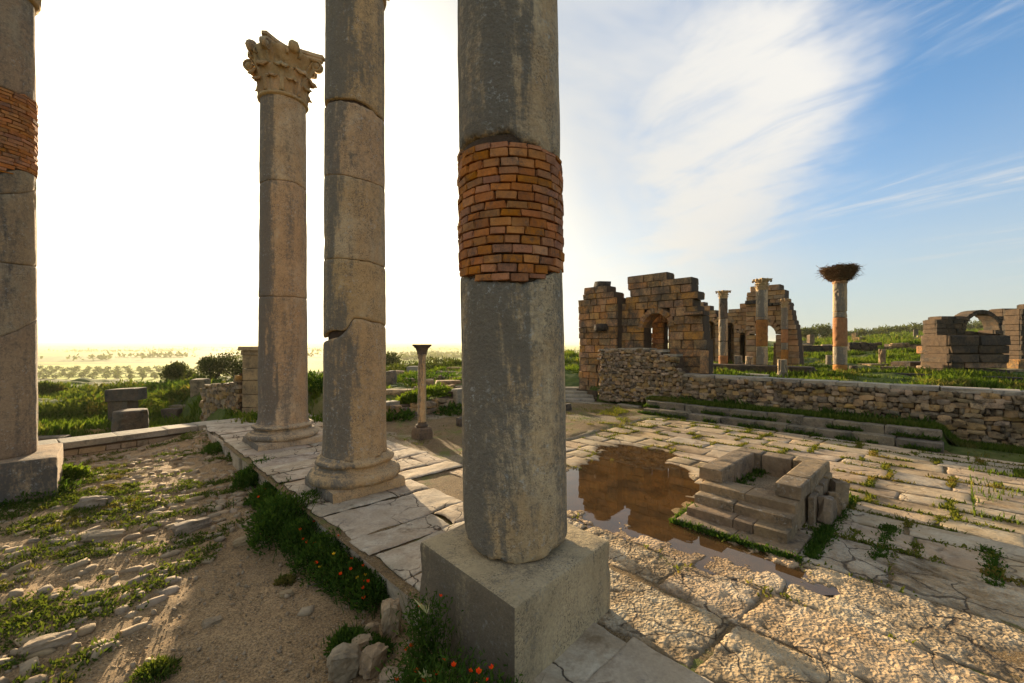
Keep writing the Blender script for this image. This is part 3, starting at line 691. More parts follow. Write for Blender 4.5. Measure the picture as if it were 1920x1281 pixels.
def box_rough(name, quad, z0, z1, mat, parent, step=.06, amp=.006, seed=0, taper=0.0, cut=.25):
    """block over a quadrilateral plan, sides and top gridded and roughened, arrises worn"""
    q = np.array(quad); c = q.mean(0); V = []; F = []
    L = [np.linalg.norm(q[(i + 1) % 4] - q[i]) for i in range(4)]; ns = [max(2, int(l / step)) for l in L]; nz = max(2, int((z1 - z0) / step))
    ring = []
    for i in range(4):
        for k in range(ns[i]): ring.append(q[i] + (q[(i + 1) % 4] - q[i]) * k / ns[i])
    ring = np.array(ring); n = len(ring); zs = np.concatenate([[z0], np.linspace(z0 + .03, z1 - .03, nz), [z1 - .008]])
    for z in zs:
        s = 1 - (.012 if z > z1 - .01 else 0); p = c + (ring - c) * s * (1 - taper * (z - z0) / (z1 - z0)); V += [(*v, z) for v in p]
    m = len(zs)
    for i in range(m - 1):
        for j in range(n): F.append((i * n + j, i * n + (j + 1) % n, (i + 1) * n + (j + 1) % n, (i + 1) * n + j))
    lv = 12; prev = (m - 1) * n
    for l in range(1, lv):
        s = (1 - .03) * (1 - l / lv) * (1 - taper); k = len(V); V += [(*(c + (v - c) * s), z1) for v in ring]
        for j in range(n): F.append((prev + j, prev + (j + 1) % n, k + (j + 1) % n, k + j))
        prev = k
    k = len(V); V.append((*c, z1))
    for j in range(n): F.append((prev + j, prev + (j + 1) % n, k))
    F.append(tuple(range(n))[::-1])
    V = np.array(V); d = V - np.array([*c, (z0 + z1) / 2]); 
    nx = fbm(V[:, 0] * 7, V[:, 1] * 7, V[:, 2] * 7, seed, 4, .6) * amp; u = d / (np.linalg.norm(d, axis=1)[:, None] + 1e-6)
    big = fbm(V[:, 0] * 2.2, V[:, 1] * 2.2, V[:, 2] * 2.2, seed + 9, 3) * amp * .8
    # worn corners
    cd = np.min([np.hypot(V[:, 0] - p[0], V[:, 1] - p[1]) for p in q], axis=0); wear = np.exp(-cd / .03) * np.clip(fbm(V[:, 0] * 5, V[:, 1] * 5, V[:, 2] * 9, seed + 3, 3) + .2, 0, 1) * min(.025, amp * 3.5)
    V = V + u * (nx + big - wear)[:, None]
    me = sharp(mesh_np(name, V, F, mat, True), 40)
    return link(name, me, parent)
def capital(parent, cx, cy, z0, H, R, rz=0.0, mat=M_cap, seed=0, broken=0.0, lean=0.0, name='capital', lod=1.0):
    """Corinthian capital: bell, two rings of acanthus leaves, corner volutes, hollow-sided abacus with a flower on each side"""
    bell = [(R * .98, z0), (R * 1.10, z0 + .01), (R * 1.14, z0 + .035 * H / .8), (R * 1.08, z0 + .07 * H), (R * .98, z0 + .09 * H), (R * 1.02, z0 + .35 * H), (R * 1.14, z0 + .65 * H), (R * 1.42, z0 + .86 * H), (R * 1.42, z0 + .88 * H), (0.01, z0 + .885 * H)]
    cap = lathe(name, cx, cy, bell, mat, parent, 48, .004, seed)
    rr = random.Random(seed)
    def leaf(ang, zb, zt, rb, rt, w, curl):
        ns, nt = 11, 9; V = []
        for i in range(ns):
            s = i / (ns - 1)
            for j in range(nt):
                t = j / (nt - 1) * 2 - 1
                zz = zb + (zt - zb) * (s if s < .8 else .8 + (s - .8) * .4 - (s - .8) ** 2 * 5.5)
                ro = rb + (rt - rb) * s ** 2.2 + curl * max(0, s - .55) ** 1.3 * 3
                wd = w * (.78 + .30 * math.sin(s * 2.6)) * (1 if s < .85 else 1 - (s - .85) * 3.2) * (1 + .09 * math.sin(s * 24))
                th = t * wd / max(ro, .01); ro2 = ro + .020 * H * math.cos(t * 9.4) * (1 - abs(t) * .3) - .035 * H * t * t + .03 * H * math.exp(-t * t * 14)
                V.append((cx + ro2 * math.cos(ang + th), cy + ro2 * math.sin(ang + th), zz))
        k = len(V); V += [(cx + (x - cx) * .955, cy + (y - cy) * .955, z - .008) for x, y, z in V]
        F = [tuple(f) for f in gridf(ns, nt)]; F2 = [tuple(k + i for i in f[::-1]) for f in F]
        per = [j for j in range(nt)] + [i * nt + nt - 1 for i in range(1, ns)] + [(ns - 1) * nt + j for j in range(nt - 2, -1, -1)] + [i * nt for i in range(ns - 2, 0, -1)]
        sd_ = [(per[i], k + per[i], k + per[(i + 1) % len(per)], per[(i + 1) % len(per)]) for i in range(len(per))]
        obj('leaf', V, F + F2 + sd_, mat, cap, True)
    for i in range(8):
        a = rz + i * math.pi / 4
        leaf(a, z0 + .06 * H, z0 + .42 * H * rr.uniform(.95, 1.03), R * 1.02, R * 1.12, R * .40, R * .17)
        leaf(a + math.pi / 8, z0 + .10 * H, z0 + .70 * H * rr.uniform(.97, 1.03), R * 1.00, R * 1.22, R * .42, R * .20)
    def ribbon(pts, w, th, nm):          # thick strip following pts (r, z) in a vertical plane through angle
        ang, pl = pts; V = []; ca, sa = math.cos(ang), math.sin(ang); n = len(pl)
        for i, (r, z) in enumerate(pl):
            ww = w * (1 - .3 * i / n)
            for sgn in (-1, 1): V.append((cx + r * ca - sgn * ww * sa, cy + r * sa + sgn * ww * ca, z))
        for i, (r, z) in enumerate(pl):
            r1, z1 = pl[min(i + 1, n - 1)]; r0, z0_ = pl[max(i - 1, 0)]; dx, dz = r1 - r0, z1 - z0_; l = math.hypot(dx, dz) + 1e-9; nr, nz_ = dz / l * th, -dx / l * th; ww = w * (1 - .3 * i / n)
            for sgn in (-1, 1): V.append((cx + (r - nr) * ca - sgn * ww * sa, cy + (r - nr) * sa + sgn * ww * ca, z - nz_))
        F = []; k = 2 * n
        for i in range(n - 1):
            A = 2 * i; F += [(A, A + 1, A + 3, A + 2), (k + A, k + A + 2, k + A + 3, k + A + 1), (A, A + 2, k + A + 2, k + A), (A + 1, k + A + 1, k + A + 3, A + 3)]
        F += [(0, k, k + 1, 1), (k - 2, k - 1, 2 * k - 1, 2 * k - 2)]
        obj(nm, V, F, mat, cap, True)
    for i in range(4):
        a = rz + math.pi / 4 + i * math.pi / 2
        spiral = [(R * (1.05 + .50 * t ** 1.3), z0 + H * (.52 + .34 * t)) for t in np.linspace(0, 1, 7)]
        c0 = (R * 1.66, z0 + .775 * H); n = 16
        for q in range(n):
            t = q / n; ang = math.pi * .62 - t * 2 * math.pi * 1.3; rad_ = .085 * H * (1 - .62 * t) * 1.1
            spiral.append((c0[0] + rad_ * math.cos(ang) * 1.0, c0[1] + rad_ * math.sin(ang)))
        ribbon((a, spiral), R * .16, .028 * H, 'volute')
        V, F = pebble(.9, .02, i); link('volute_eye', mesh_np('volute_eye', V * np.array([.13 * H, R * .30, .13 * H]), F, mat, True), cap, (cx + math.cos(a) * c0[0], cy + math.sin(a) * c0[0], c0[1]), (0, 0, a))
        b_ = rz + i * math.pi / 2
        for sgn in (-1, 1):
            sp = [(R * (1.05 + .18 * t), z0 + H * (.50 + .33 * t)) for t in np.linspace(0, 1, 5)]
            for q in range(9):
                t = q / 9; ang = math.pi * .6 - t * 6; sp.append((R * 1.30 + .045 * H * (1 - .5 * t) * math.cos(ang), z0 + .80 * H + .045 * H * (1 - .5 * t) * math.sin(ang)))
            ribbon((b_ + sgn * .20, sp), R * .08, .02 * H, 'volute')
        fx, fy = cx + math.cos(b_) * R * 1.40, cy + math.sin(b_) * R * 1.40
        V, F = pebble(.9, .03, seed + i); link('rosette', mesh_np('rosette', V * np.array([.17, .17, .20]) * H, F, mat, True), cap, (fx, fy, z0 + .91 * H))
    # abacus: square with hollow sides and cut corners
    ring = []; K = 18
    for i in range(4):
        a0 = rz + math.pi / 4 + i * math.pi / 2; a1 = a0 + math.pi / 2; C = R * 2.02
        p0 = np.array([math.cos(a0 + .06), math.sin(a0 + .06)]) * C; p1 = np.array([math.cos(a1 - .06), math.sin(a1 - .06)]) * C; mid = (p0 + p1) / 2; nn = mid / np.linalg.norm(mid)
        for k in range(K):
            t = k / (K - 1); p = p0 + (p1 - p0) * t - nn * R * .34 * math.sin(math.pi * t); ring.append(p)
    ring = np.array(ring); n = len(ring); V = []; zz = [(0.90, .865), (.95, .89), (.955, .925), (1.0, .935), (1.0, .985), (.985, 1.0)]
    for s, h in zz:
        for p in ring:
            br = 1 - broken * max(0, float(vn(p[0] * 2.4, p[1] * 2.4, 3.1, seed))) * .35
            V.append((cx + p[0] * s * br, cy + p[1] * s * br, z0 + h * H + rr.uniform(-.003, .003)))
    F = [tuple(q) for q in gridf(len(zz), n, True)]; k = len(V); V += [(cx, cy, z0 + H * .865), (cx, cy, z0 + H)]
    m = (len(zz) - 1) * n
    for j in range(n): F.append((k, (j + 1) % n, j)); F.append((k + 1, m + j, m + (j + 1) % n))
    obj('abacus', V, F, mat, cap)
    return cap
def attic(parent, cx, cy, z, s, R, seed=0, mat=M_col):
    """attic base from z up, total height s"""
    P = [(R * 1.34, z), (R * 1.42, z + .05 * s), (R * 1.47, z + .16 * s), (R * 1.47, z + .25 * s), (R * 1.42, z + .36 * s), (R * 1.33, z + .41 * s), (R * 1.30, z + .42 * s), (R * 1.30, z + .45 * s),
         (R * 1.20, z + .49 * s), (R * 1.13, z + .56 * s), (R * 1.12, z + .63 * s), (R * 1.19, z + .68 * s), (R * 1.21, z + .69 * s), (R * 1.25, z + .74 * s), (R * 1.26, z + .81 * s), (R * 1.20, z + .88 * s), (R * 1.10, z + .90 * s), (R * 1.08, z + .955 * s), (R * 1.01, z + s), (.02, z + s + .001)]
    return lathe('base_moulding', cx, cy, P, mat, parent, 80, .005, seed)
brick_sh = [chamfer(.05, .05, 40 + i) for i in range(7)]
brick_me = [mesh_np('brick', *s, M_brk) for s in brick_sh]
def bricks(parent, c, R, lo, hi, rowh, lean, z0, n_round, seed=0):
    cx, cy, _ = c; f0 = math.atan2(-cy, -cx); rr = random.Random(seed); ps = np.linspace(-math.pi, math.pi, 73)
    zmin, zmax = float(lo(ps).min()), float(hi(ps).max()); z = zmin; row = 0; n = 0
    zc = (zmin + zmax) / 2
    cyl('brick_core', cx + lean * (zmin - z0), cy, R - .035, zmin, zmax, M_mort, parent, 48, lean)
    while z < zmax:
        h = rowh * rr.uniform(.84, 1.14); p = -math.pi + (row % 2) * math.pi / n_round + rr.uniform(-.05, .05); end = p + 2 * math.pi
        while p < end - .04:
            w = 2 * math.pi / n_round * rr.uniform(.82, 1.16)
            if end - p - w < .12: w = end - p
            pm = p + w / 2; a = max(z, float(lo(np.array([wrap(pm)]))[0]) + .002); b = min(z + h, float(hi(np.array([wrap(pm)]))[0]) - .004)
            if b - a > .014 :
                f = f0 + pm; dr = rr.uniform(-.009, .004); rc = R - .043 + dr; zm = (a + b) / 2
                link('brick', brick_me[rr.randrange(7)], parent, (cx + rc * math.cos(f) + lean * (zm - z0), cy + rc * math.sin(f), zm),
                     (rr.uniform(-.02, .02), rr.uniform(-.04, .04), f + math.pi / 2 + rr.uniform(-.03, .03)), (w * R * rr.uniform(.88, .96), .085, (b - a) * rr.uniform(.78, .88))); n += 1
            p += w
        z += h; row += 1
    print('bricks', n)

# --- the great column in the foreground
C3 = (.027, 3.13, .378)
t = thing('column', 'massive foreground column with an orange brick repair halfway up', 'column', (0, 0, 0), 0, 'tall temple columns')
LN = -.0155; Z3 = .5
q3 = [(-.669, 3.10), (.0144, 2.311), (.713, 3.117), (.03, 3.90)]
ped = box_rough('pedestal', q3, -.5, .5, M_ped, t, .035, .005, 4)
c = C3
s_low = Seam(c, [(871, 515), (890, 524), (930, 530), (980, 531), (1010, 527), (1035, 515), (1056, 503)], rough=.012, seed=1)
s_up = Seam(c, [(866, 292), (878, 268), (895, 262), (925, 250), (945, 240), (985, 250), (1020, 262), (1035, 280), (1050, 287)], rough=.03, seed=2)
s_brt = Seam(c, [(866, 290), (890, 277), (930, 266), (990, 266), (1030, 276), (1052, 290)], rough=.0, seed=3)
bot = Seam(c, [(871, 1003), (885, 1030), (930, 1052), (985, 1058), (1030, 1045), (1062, 1010)], rough=.012, seed=4)
Rf = lambda z: C3[2] - .0035 * (z - .5) + .022 * np.exp(-(np.asarray(z) - .5) / .06) * 0
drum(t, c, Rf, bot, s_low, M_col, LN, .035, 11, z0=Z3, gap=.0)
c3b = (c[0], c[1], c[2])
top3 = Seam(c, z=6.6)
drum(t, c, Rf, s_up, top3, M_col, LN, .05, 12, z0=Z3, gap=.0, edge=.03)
bricks(t, c, C3[2] + .003, s_low, s_brt, .059, LN, Z3, 18, 2)
cyl('shaft_core', c[0], c[1], .30, .45, 6.5, M_mort, t, 24, LN)
capital(t, c[0] + LN * 6.1, c[1], 6.6, .85, .33, ROT, seed=5)
seat(t, C3[0], C3[1], -.3)
# --- second column
C2 = (-2.13, 5.80, .405)
t = thing('column', 'tall cracked column with a stepped break and notch low on its shaft', 'column', (0, 0, 0), 0, 'tall temple columns')
c = C2; Rf2 = lambda z: C2[2] * (1 - .012 * (np.asarray(z) - .45)) + .03 * np.exp(-(np.asarray(z) - .45) / .05)
def sq(cx, cy, h, rot=ROT): return [(cx + h * (sx * math.cos(rot) - sy * math.sin(rot)), cy + h * (sx * math.sin(rot) + sy * math.cos(rot))) for sx, sy in ((-1, -1), (1, -1), (1, 1), (-1, 1))]
def plinth(t, cx, cy, h, z0, z1, seed, cutc):
    q = sq(cx, cy, h); o = []
    for i, p in enumerate(q):
        o.append(p)
    return box_rough('plinth', o, z0, z1, M_col, t, .05, .010, seed)
plinth(t, c[0], c[1], .49, .01, .14, 21, 0)
attic(t, c[0], c[1], .13, .34, C2[2], 3)
s0 = Seam(c, [(598, 853), (625, 862), (660, 864), (700, 858), (716, 850)], rough=.006, seed=5)
a_lo = Seam(c, [(598, 642), (612, 638), (630, 633), (640, 627), (647, 620), (652, 614), (658, 604), (664, 597), (680, 598), (700, 604), (713, 606)], rough=.004, seed=6)
a_hi = Seam(c, [(598, 634), (606, 628), (615, 621), (628, 620), (640, 621), (647, 619), (652, 613), (658, 603), (664, 596), (680, 597), (700, 603), (713, 605)], rough=.004, seed=6)
s2 = Seam(c, [(600, 488), (620, 485), (650, 485), (680, 488), (712, 496)], rough=.006, seed=7)
s3 = Seam(c, [(600, 330), (650, 328), (670, 333), (710, 345)], rough=.003, seed=8)
b_lo = Seam(c, [(598, 200), (606, 199), (620, 190), (640, 187), (660, 190), (680, 196), (700, 206), (710, 218)], rough=.012, seed=9)
b_hi = Seam(c, [(598, 193), (606, 188), (620, 183), (640, 182), (660, 184), (680, 189), (700, 202), (710, 214)], rough=.008, seed=10)
neck2 = Seam(c, [(600, -55), (650, -60), (707, -20)], rough=.002, seed=11)
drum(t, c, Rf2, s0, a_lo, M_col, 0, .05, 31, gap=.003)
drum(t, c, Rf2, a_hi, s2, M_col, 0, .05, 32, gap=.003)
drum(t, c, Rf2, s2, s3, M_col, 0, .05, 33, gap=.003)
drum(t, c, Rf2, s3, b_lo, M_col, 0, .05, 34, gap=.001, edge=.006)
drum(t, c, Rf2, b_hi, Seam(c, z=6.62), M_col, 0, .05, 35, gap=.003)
cyl('shaft_core', c[0], c[1], .34, .4, 6.6, M_mort, t, 24)
capital(t, c[0], c[1], 6.62, .87, .36, ROT, seed=8)
seat(t, C2[0], C2[1], 0)
# --- third column with its capital in view
C1 = (-4.50, 8.40, .435)
t = thing('column', 'tall column crowned by a leafy carved capital, farthest along the stone walkway', 'column', (0, 0, 0), 0, 'tall temple columns')
c = C1; Rf1 = lambda z: C1[2] * (1 - .0135 * (np.asarray(z) - .4)) + .03 * np.exp(-(np.asarray(z) - .4) / .05)
plinth(t, c[0], c[1], .58, .01, .13, 23, 0)
attic(t, c[0], c[1], .12, .30, C1[2], 6)
s0 = Seam(c, [(487, 798), (530, 803), (577, 790)], rough=.003, seed=12)
s1 = Seam(c, [(490, 556), (530, 556), (575, 560)], rough=.004, seed=13)
s2 = Seam(c, [(491, 339), (510, 336), (540, 338), (560, 344), (574, 354)], rough=.004, seed=14)
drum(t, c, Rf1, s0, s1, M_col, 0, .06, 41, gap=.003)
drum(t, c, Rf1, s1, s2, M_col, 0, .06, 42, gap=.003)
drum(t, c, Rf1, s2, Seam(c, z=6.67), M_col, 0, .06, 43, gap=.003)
cyl('shaft_core', c[0], c[1], .36, .4, 6.6, M_mort, t, 24)
capital(t, c[0], c[1], 6.62, .98, .395, math.radians(-90) + math.pi / 4 + .03, seed=9, broken=.6)
seat(t, C1[0], C1[1], 0)
# --- fourth column at the left edge
C4 = (-7.51, 6.20, .42)
t = thing('column', 'dark column cut by the left picture edge, brick repair high up', 'column', (0, 0, 0), 0, 'tall temple columns')
c = C4; Rf4 = lambda z: C4[2] * (1 - .012 * (np.asarray(z) - .4))
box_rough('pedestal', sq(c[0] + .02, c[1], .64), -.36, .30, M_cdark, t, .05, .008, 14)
# lower course of ochre stone under the pedestal
box_rough('footing', sq(c[0] + .02, c[1], .60), -.62, -.352, M_ash, t, .08, .008, 15)
f_ = Seam(c, z=.305)
s1 = Seam(c, [(0, 632), (30, 622), (50, 612), (66, 604), (75, 598)], rough=.004, seed=16)
s2 = Seam(c, [(0, 491), (40, 496), (71, 501)], rough=.002, seed=17)
s3 = Seam(c, [(0, 363), (40, 362), (70, 357)], rough=.002, seed=18)
s4 = Seam(c, [(0, 326), (15, 321), (35, 318), (55, 322), (69, 330)], rough=.004, seed=19)
s5 = Seam(c, [(0, 160), (30, 172), (68, 190)], rough=.004, seed=20)
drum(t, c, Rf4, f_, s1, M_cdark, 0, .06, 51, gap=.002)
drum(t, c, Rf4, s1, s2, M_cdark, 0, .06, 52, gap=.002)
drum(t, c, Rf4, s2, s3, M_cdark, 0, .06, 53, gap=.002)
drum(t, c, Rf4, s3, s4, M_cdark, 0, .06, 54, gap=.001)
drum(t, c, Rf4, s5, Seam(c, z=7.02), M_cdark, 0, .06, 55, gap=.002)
bricks(t, c, .412, s4, s5, .052, 0, 0, 14, 6)
cyl('shaft_core', c[0], c[1], .33, .3, 6.7, M_mort, t, 24)
capital(t, c[0], c[1], 7.0, .95, .395, ROT, seed=10)
seat(t, C4[0], C4[1], -.4)
# ------------------------------------------------------------------ masonry in a vertical plane: points are O + e*s at height z
def on(O, e, px, py):
    dx = (px - 960) / FPX; det = dx * (-e[1]) + e[0] * 1.0    # dx*t - e0*s = O0 ; t - e1*s = O1
    # solve [dx, -e0; 1, -e1][t, s] = O
    D = dx * (-e[1]) + e[0]; t = (O[0] * (-e[1]) + e[0] * O[1]) / D; s = (dx * O[1] - O[0]) / D
    return s, CAMZ + (HOR - py) / FPX * t
def aplane(a): return (a * VA[0], a * VA[1]), UB
bshape = [chamfer(.04, .030, 60 + i) for i in range(10)]
BM = {}
def bmesh_for(mat):
    if mat.name not in BM: BM[mat.name] = [mesh_np('stone_block', *s, mat) for s in bshape]
    return BM[mat.name]
def masonry(parent, O, e, th, poly, mat, hc=.3, lb=.5, holes=(), arches=(), seed=0, dj=.02, zmin=None, maxn=295, name='stone_block', lift=0.0):
    """arches: (s centre, z spring, inner radius, ring width, bottom z)"""
    rr = random.Random(seed); P = np.array(poly); z0 = P[:, 1].min() if zmin is None else zmin; z1 = P[:, 1].max()
    n2 = np.array([-e[1], e[0]]); 
    if n2 @ np.array(O) > 0: n2 = -n2          # towards the camera
    ang = math.atan2(e[1], e[0]); out_ = []
    S = np.arange(P[:, 0].min() - .05, P[:, 0].max() + .05, .02); z = z0
    while z < z1 - .3 * hc:
        h = hc * rr.uniform(.78, 1.22); zm = z + h / 2; ok = inpoly(S, np.full_like(S, zm), poly)
        for hl in holes: ok &= ~inpoly(S, np.full_like(S, zm), hl)
        for sc_, zs, r, w, zb in arches:
            R = r + w
            if zm > zs: ok &= ~((S - sc_) ** 2 + (zm - zs) ** 2 < R * R)
            elif zm > zb: ok &= ~(np.abs(S - sc_) < r)
        i = 0
        while i < len(S):
            if not ok[i]: i += 1; continue
            j = i
            while j + 1 < len(S) and ok[j + 1]: j += 1
            a, b = S[i], S[j]; x = a
            while x < b - .02:
                l = lb * rr.uniform(.6, 1.5)
                if b - x - l < lb * .45: l = b - x
                out_.append((x + l / 2, zm, l, h, 0)); x += l
            i = j + 1
        z += h
    for sc_, zs, r, w, zb in arches:
        k = max(7, int(math.pi * (r + w / 2) / (w * .62)))
        for q in range(k):
            t = math.pi * (q + .5) / k; R = r + w / 2
            out_.append((sc_ + R * math.cos(t), zs + R * math.sin(t), w * 1.0, math.pi * R / k, t))
    cv, cf = [], []
    for s, zm, l, h, t in out_:
        if t: continue
        k = len(cv); q = th * .36
        for sg in (-1, 1):
            for ds, dz in ((-1, -1), (1, -1), (1, 1), (-1, 1)): cv.append((O[0] + e[0] * (s + ds * (l / 2 + .004)) + n2[0] * q * sg, O[1] + e[1] * (s + ds * (l / 2 + .004)) + n2[1] * q * sg, zm + dz * (h / 2 + .012)))
        cf += [(k, k + 1, k + 2, k + 3), (k + 7, k + 6, k + 5, k + 4), (k, k + 4, k + 5, k + 1), (k + 1, k + 5, k + 6, k + 2), (k + 2, k + 6, k + 7, k + 3), (k + 3, k + 7, k + 4, k)]
    if cv: obj('mortar_core', cv, cf, M_mort, parent)['kind'] = 'stuff'
    out_.sort(key=lambda t: -t[2] * t[3]); ins = []; ms = bmesh_for(mat)
    for i, (s, zm, l, h, t) in enumerate(out_):
        d = rr.uniform(-dj, dj) + (.015 if t else 0); x = O[0] + e[0] * s + n2[0] * d; y = O[1] + e[1] * s + n2[1] * d
        if t: M = Matrix.Rotation(ang, 3, 'Z') @ Matrix.Rotation(-t, 3, 'Y'); rot = tuple(M.to_euler()); sca = (l, th * rr.uniform(.96, 1.05), h * .95)
        else: rot = (0, rr.uniform(-.012, .012), ang + rr.uniform(-.012, .012)); sca = (l - .012, th * rr.uniform(.94, 1.05), h - .012)
        if i < maxn: link(name, ms[rr.randrange(10)], parent, (x, y, zm + lift), rot, sca)
        else: ins.append((rr.randrange(10), (x, y, zm), rot, sca))
    if ins: joined('small_blocks', ins, bshape, mat, parent)
    return len(out_)
rub_shape = [pebble(.42, .10, 90 + i) for i in range(10)]
def rubble(parent, O, e, th, poly, seed=0, size=.12, maxn=290, mat=None, aspect=1.6):
    mat = mat or M_rub; rr = random.Random(seed); P = np.array(poly); n2 = np.array([-e[1], e[0]])
    if n2 @ np.array(O) > 0: n2 = -n2
    ang = math.atan2(e[1], e[0]); c = []
    z = P[:, 1].min()
    while z < P[:, 1].max():
        h = size * rr.uniform(.7, 1.25); s = P[:, 0].min() + rr.uniform(-.1, 0)
        while s < P[:, 0].max():
            l = size * aspect * rr.choice([.5, .7, .9, 1.1, 1.5, 1.9]); zz = z + h / 2 + rr.uniform(-.03, .03)
            if inpoly(s + l / 2, zz, poly): c.append((s + l / 2, zz, l, h * rr.uniform(.85, 1.15)))
            s += l * .93
        z += h * .93
    # order: those that show largest first
    def key(q):
        x, y = O[0] + e[0] * q[0], O[1] + e[1] * q[0]; return -(q[2] * q[3]) / (x * x + y * y) * (1 if abs(x) < 1.25 * y else .01)
    c.sort(key=key); ms = [sharp(mesh_np('stone', *s, mat, True), 35) for s in rub_shape]; ins = []
    for i, (s, zm, l, h) in enumerate(c):
        d = th / 2 + rr.uniform(-.045, .03); x = O[0] + e[0] * s + n2[0] * d; y = O[1] + e[1] * s + n2[1] * d
        rot = (rr.uniform(-.12, .12), rr.uniform(-.15, .15), ang + rr.uniform(-.1, .1)); sca = (l * .95, .20, h * .98)
        if i < maxn: link('stone', ms[rr.randrange(10)], parent, (x, y, zm), rot, sca)
        else: ins.append((rr.randrange(10), (x, y, zm), rot, sca))
    if ins: joined('rubble_fill', ins, rub_shape, mat, parent, True)
    return len(c)
def core(parent, O, e, th, poly, mat=None, name='wall_core'):
    n2 = np.array([-e[1], e[0]]); V = []
    for sg in (-1, 1):
        for s, z in poly: V.append((O[0] + e[0] * s + n2[0] * th / 2 * sg, O[1] + e[1] * s + n2[1] * th / 2 * sg, z))
    n = len(poly); F = [tuple(range(n)), tuple(range(n, 2 * n))[::-1]] + [(i, n + i, n + (i + 1) % n, (i + 1) % n) for i in range(n)]
    return obj(name, V, F, mat or M_mort, parent)
def copings(parent, O, e, th, s0, s1, zf, lb, h, mat, seed=0, over=.03, name='coping_stone'):
    rr = random.Random(seed); s = s0; ang = math.atan2(e[1], e[0]); ms = bmesh_for(mat)
    while s < s1:
        l = lb * rr.uniform(.6, 1.4); l = min(l, s1 - s + .05); m = s + l / 2
        link(name, ms[rr.randrange(10)], parent, (O[0] + e[0] * m, O[1] + e[1] * m, zf(m) + h / 2), (rr.uniform(-.02, .02), rr.uniform(-.02, .02), ang), (l * .985, th + over * 2, h)); s += l

# --- offering basin with four steps
def basin():
    t = thing('stone_basin', 'stone basin in the middle of the court with four steps on its near side', 'basin', AB(5.9, 1.6, 0)); inv = Matrix.Translation(-Vector(AB(5.9, 1.6, 0)))
    rr = random.Random(4); ms = bmesh_for(M_basn)
    def blk(a0, a1, b0, b1, z0, z1, nm, jit=.012):
        b0, b1 = (v + .06 * max(0, min(1, (2.0 - v) / .9)) for v in (b0, b1)); a0, a1 = (v - .10 * max(0, min(1, (v - 5.3) / 1.4)) for v in (a0, a1))
        x, y, _ = AB((a0 + a1) / 2, (b0 + b1) / 2); p = inv @ Vector((x, y, (z0 + z1) / 2))
        q = [AB(a0, b0)[:2], AB(a1, b0)[:2], AB(a1, b1)[:2], AB(a0, b1)[:2]]; o = [np.array(k) - np.array(AB(5.9, 1.6)[:2]) for k in q]
        ob = box_rough(nm, o, z0, z1, M_basn, t, .04, .003, rr.randrange(999)); return ob
    def row(a0, a1, bs, z0, z1, nm):
        for i in range(len(bs) - 1): blk(a0 + rr.uniform(-.004, .004), a1, bs[i] + .003, bs[i + 1] - .003, z0, z1 + rr.uniform(-.003, .003), nm)
    row(4.50, 5.10, [.93, 1.50, 2.12], -.02, .035, 'base_slab')
    row(4.68, 5.05, [1.04, 1.36, 1.56, 2.07], .03, .130, 'step')
    row(4.86, 5.2, [1.045, 1.62, 2.07], .05, .225, 'step')
    row(5.02, 5.35, [1.05, 1.55, 2.07], .05, .315, 'step')
    row(5.16, 5.62, [1.86, 2.13], .32, .462, 'side_wall'); blk(5.63, 6.42, 1.87, 2.13, .05, .465, 'side_wall')
    row(5.16, 5.58, [1.03, 1.29], .32, .462, 'side_wall'); blk(5.59, 6.42, 1.03, 1.28, .05, .470, 'side_wall')
    blk(5.2, 6.4, 1.88, 2.11, .0, .31, 'side_wall'); blk(5.2, 5.60, 1.06, 1.27, .0, .31, 'side_wall')
    blk(6.43, 6.70, 1.03, 1.40, .0, .46, 'back_wall'); blk(6.43, 6.69, 1.41, 1.78, .0, .455, 'back_wall'); blk(6.43, 6.70, 1.79, 2.13, .0, .462, 'back_wall')
    for k in range(4): blk(5.45 + k * .27, 5.70 + k * .27, .98, 1.03, .0, .30 + .02 * k, 'facing_stone')
    V = [tuple(np.array(AB(a, b)[:2]) - np.array(AB(5.9, 1.6)[:2])) + (.20 + .02 * math.sin(a * 9 + b * 7),) for a in np.linspace(5.3, 6.5, 13) for b in np.linspace(1.2, 1.95, 9)]
    obj('basin_floor', V, gridf(13, 9), M_path, t, True)
    # broken stones leaning against the right rear side
    for i, (a, b, s, z) in enumerate([(5.72, .97, (.30, .12, .26), .12), (6.0, .96, (.26, .12, .24), .11), (6.25, .97, (.24, .13, .30), .15), (6.48, 1.0, (.22, .14, .26), .13)]):
        V, F = pebble(.3, .09, 300 + i); x, y, _ = AB(a, b)
        link('fallen_stone', mesh_np('fallen_stone', V, F, M_basn), t, tuple(inv @ Vector((x, y, z))), (.1 * i, .2, ROT + .3 * i), s)
basin()

# --- two long steps in front of the rubble wall
def long_steps():
    t = thing('stone_steps', 'pair of long low grey steps below the rubble wall at the back of the court', 'steps', AB(10.9, 3, 0)); O = Vector(AB(10.9, 3, 0)); rr = random.Random(9)
    for (a0, a1, z0, z1, b0, b1) in ((10.80, 11.12, -.02, .155, .14, 6.0), (11.10, 11.42, .05, .325, .16, 6.05)):
        b = b0
        while b < b1 - .15:
            l = rr.uniform(.48, .85); l = min(l, b1 - b); da = rr.uniform(-.012, .012)
            q = [np.array(AB(a0 + da + rr.uniform(-.015, .01), b + .004)[:2]), np.array(AB(a1, b + .004)[:2]), np.array(AB(a1, b + l - .004)[:2]), np.array(AB(a0 + da + rr.uniform(-.015, .015), b + l - .004)[:2])]
            box_rough('step_stone', [p - np.array(O[:2]) for p in q], z0, z1 + rr.uniform(-.012, .012), M_sill, t, .06, .006, rr.randrange(999)); b += l
long_steps()
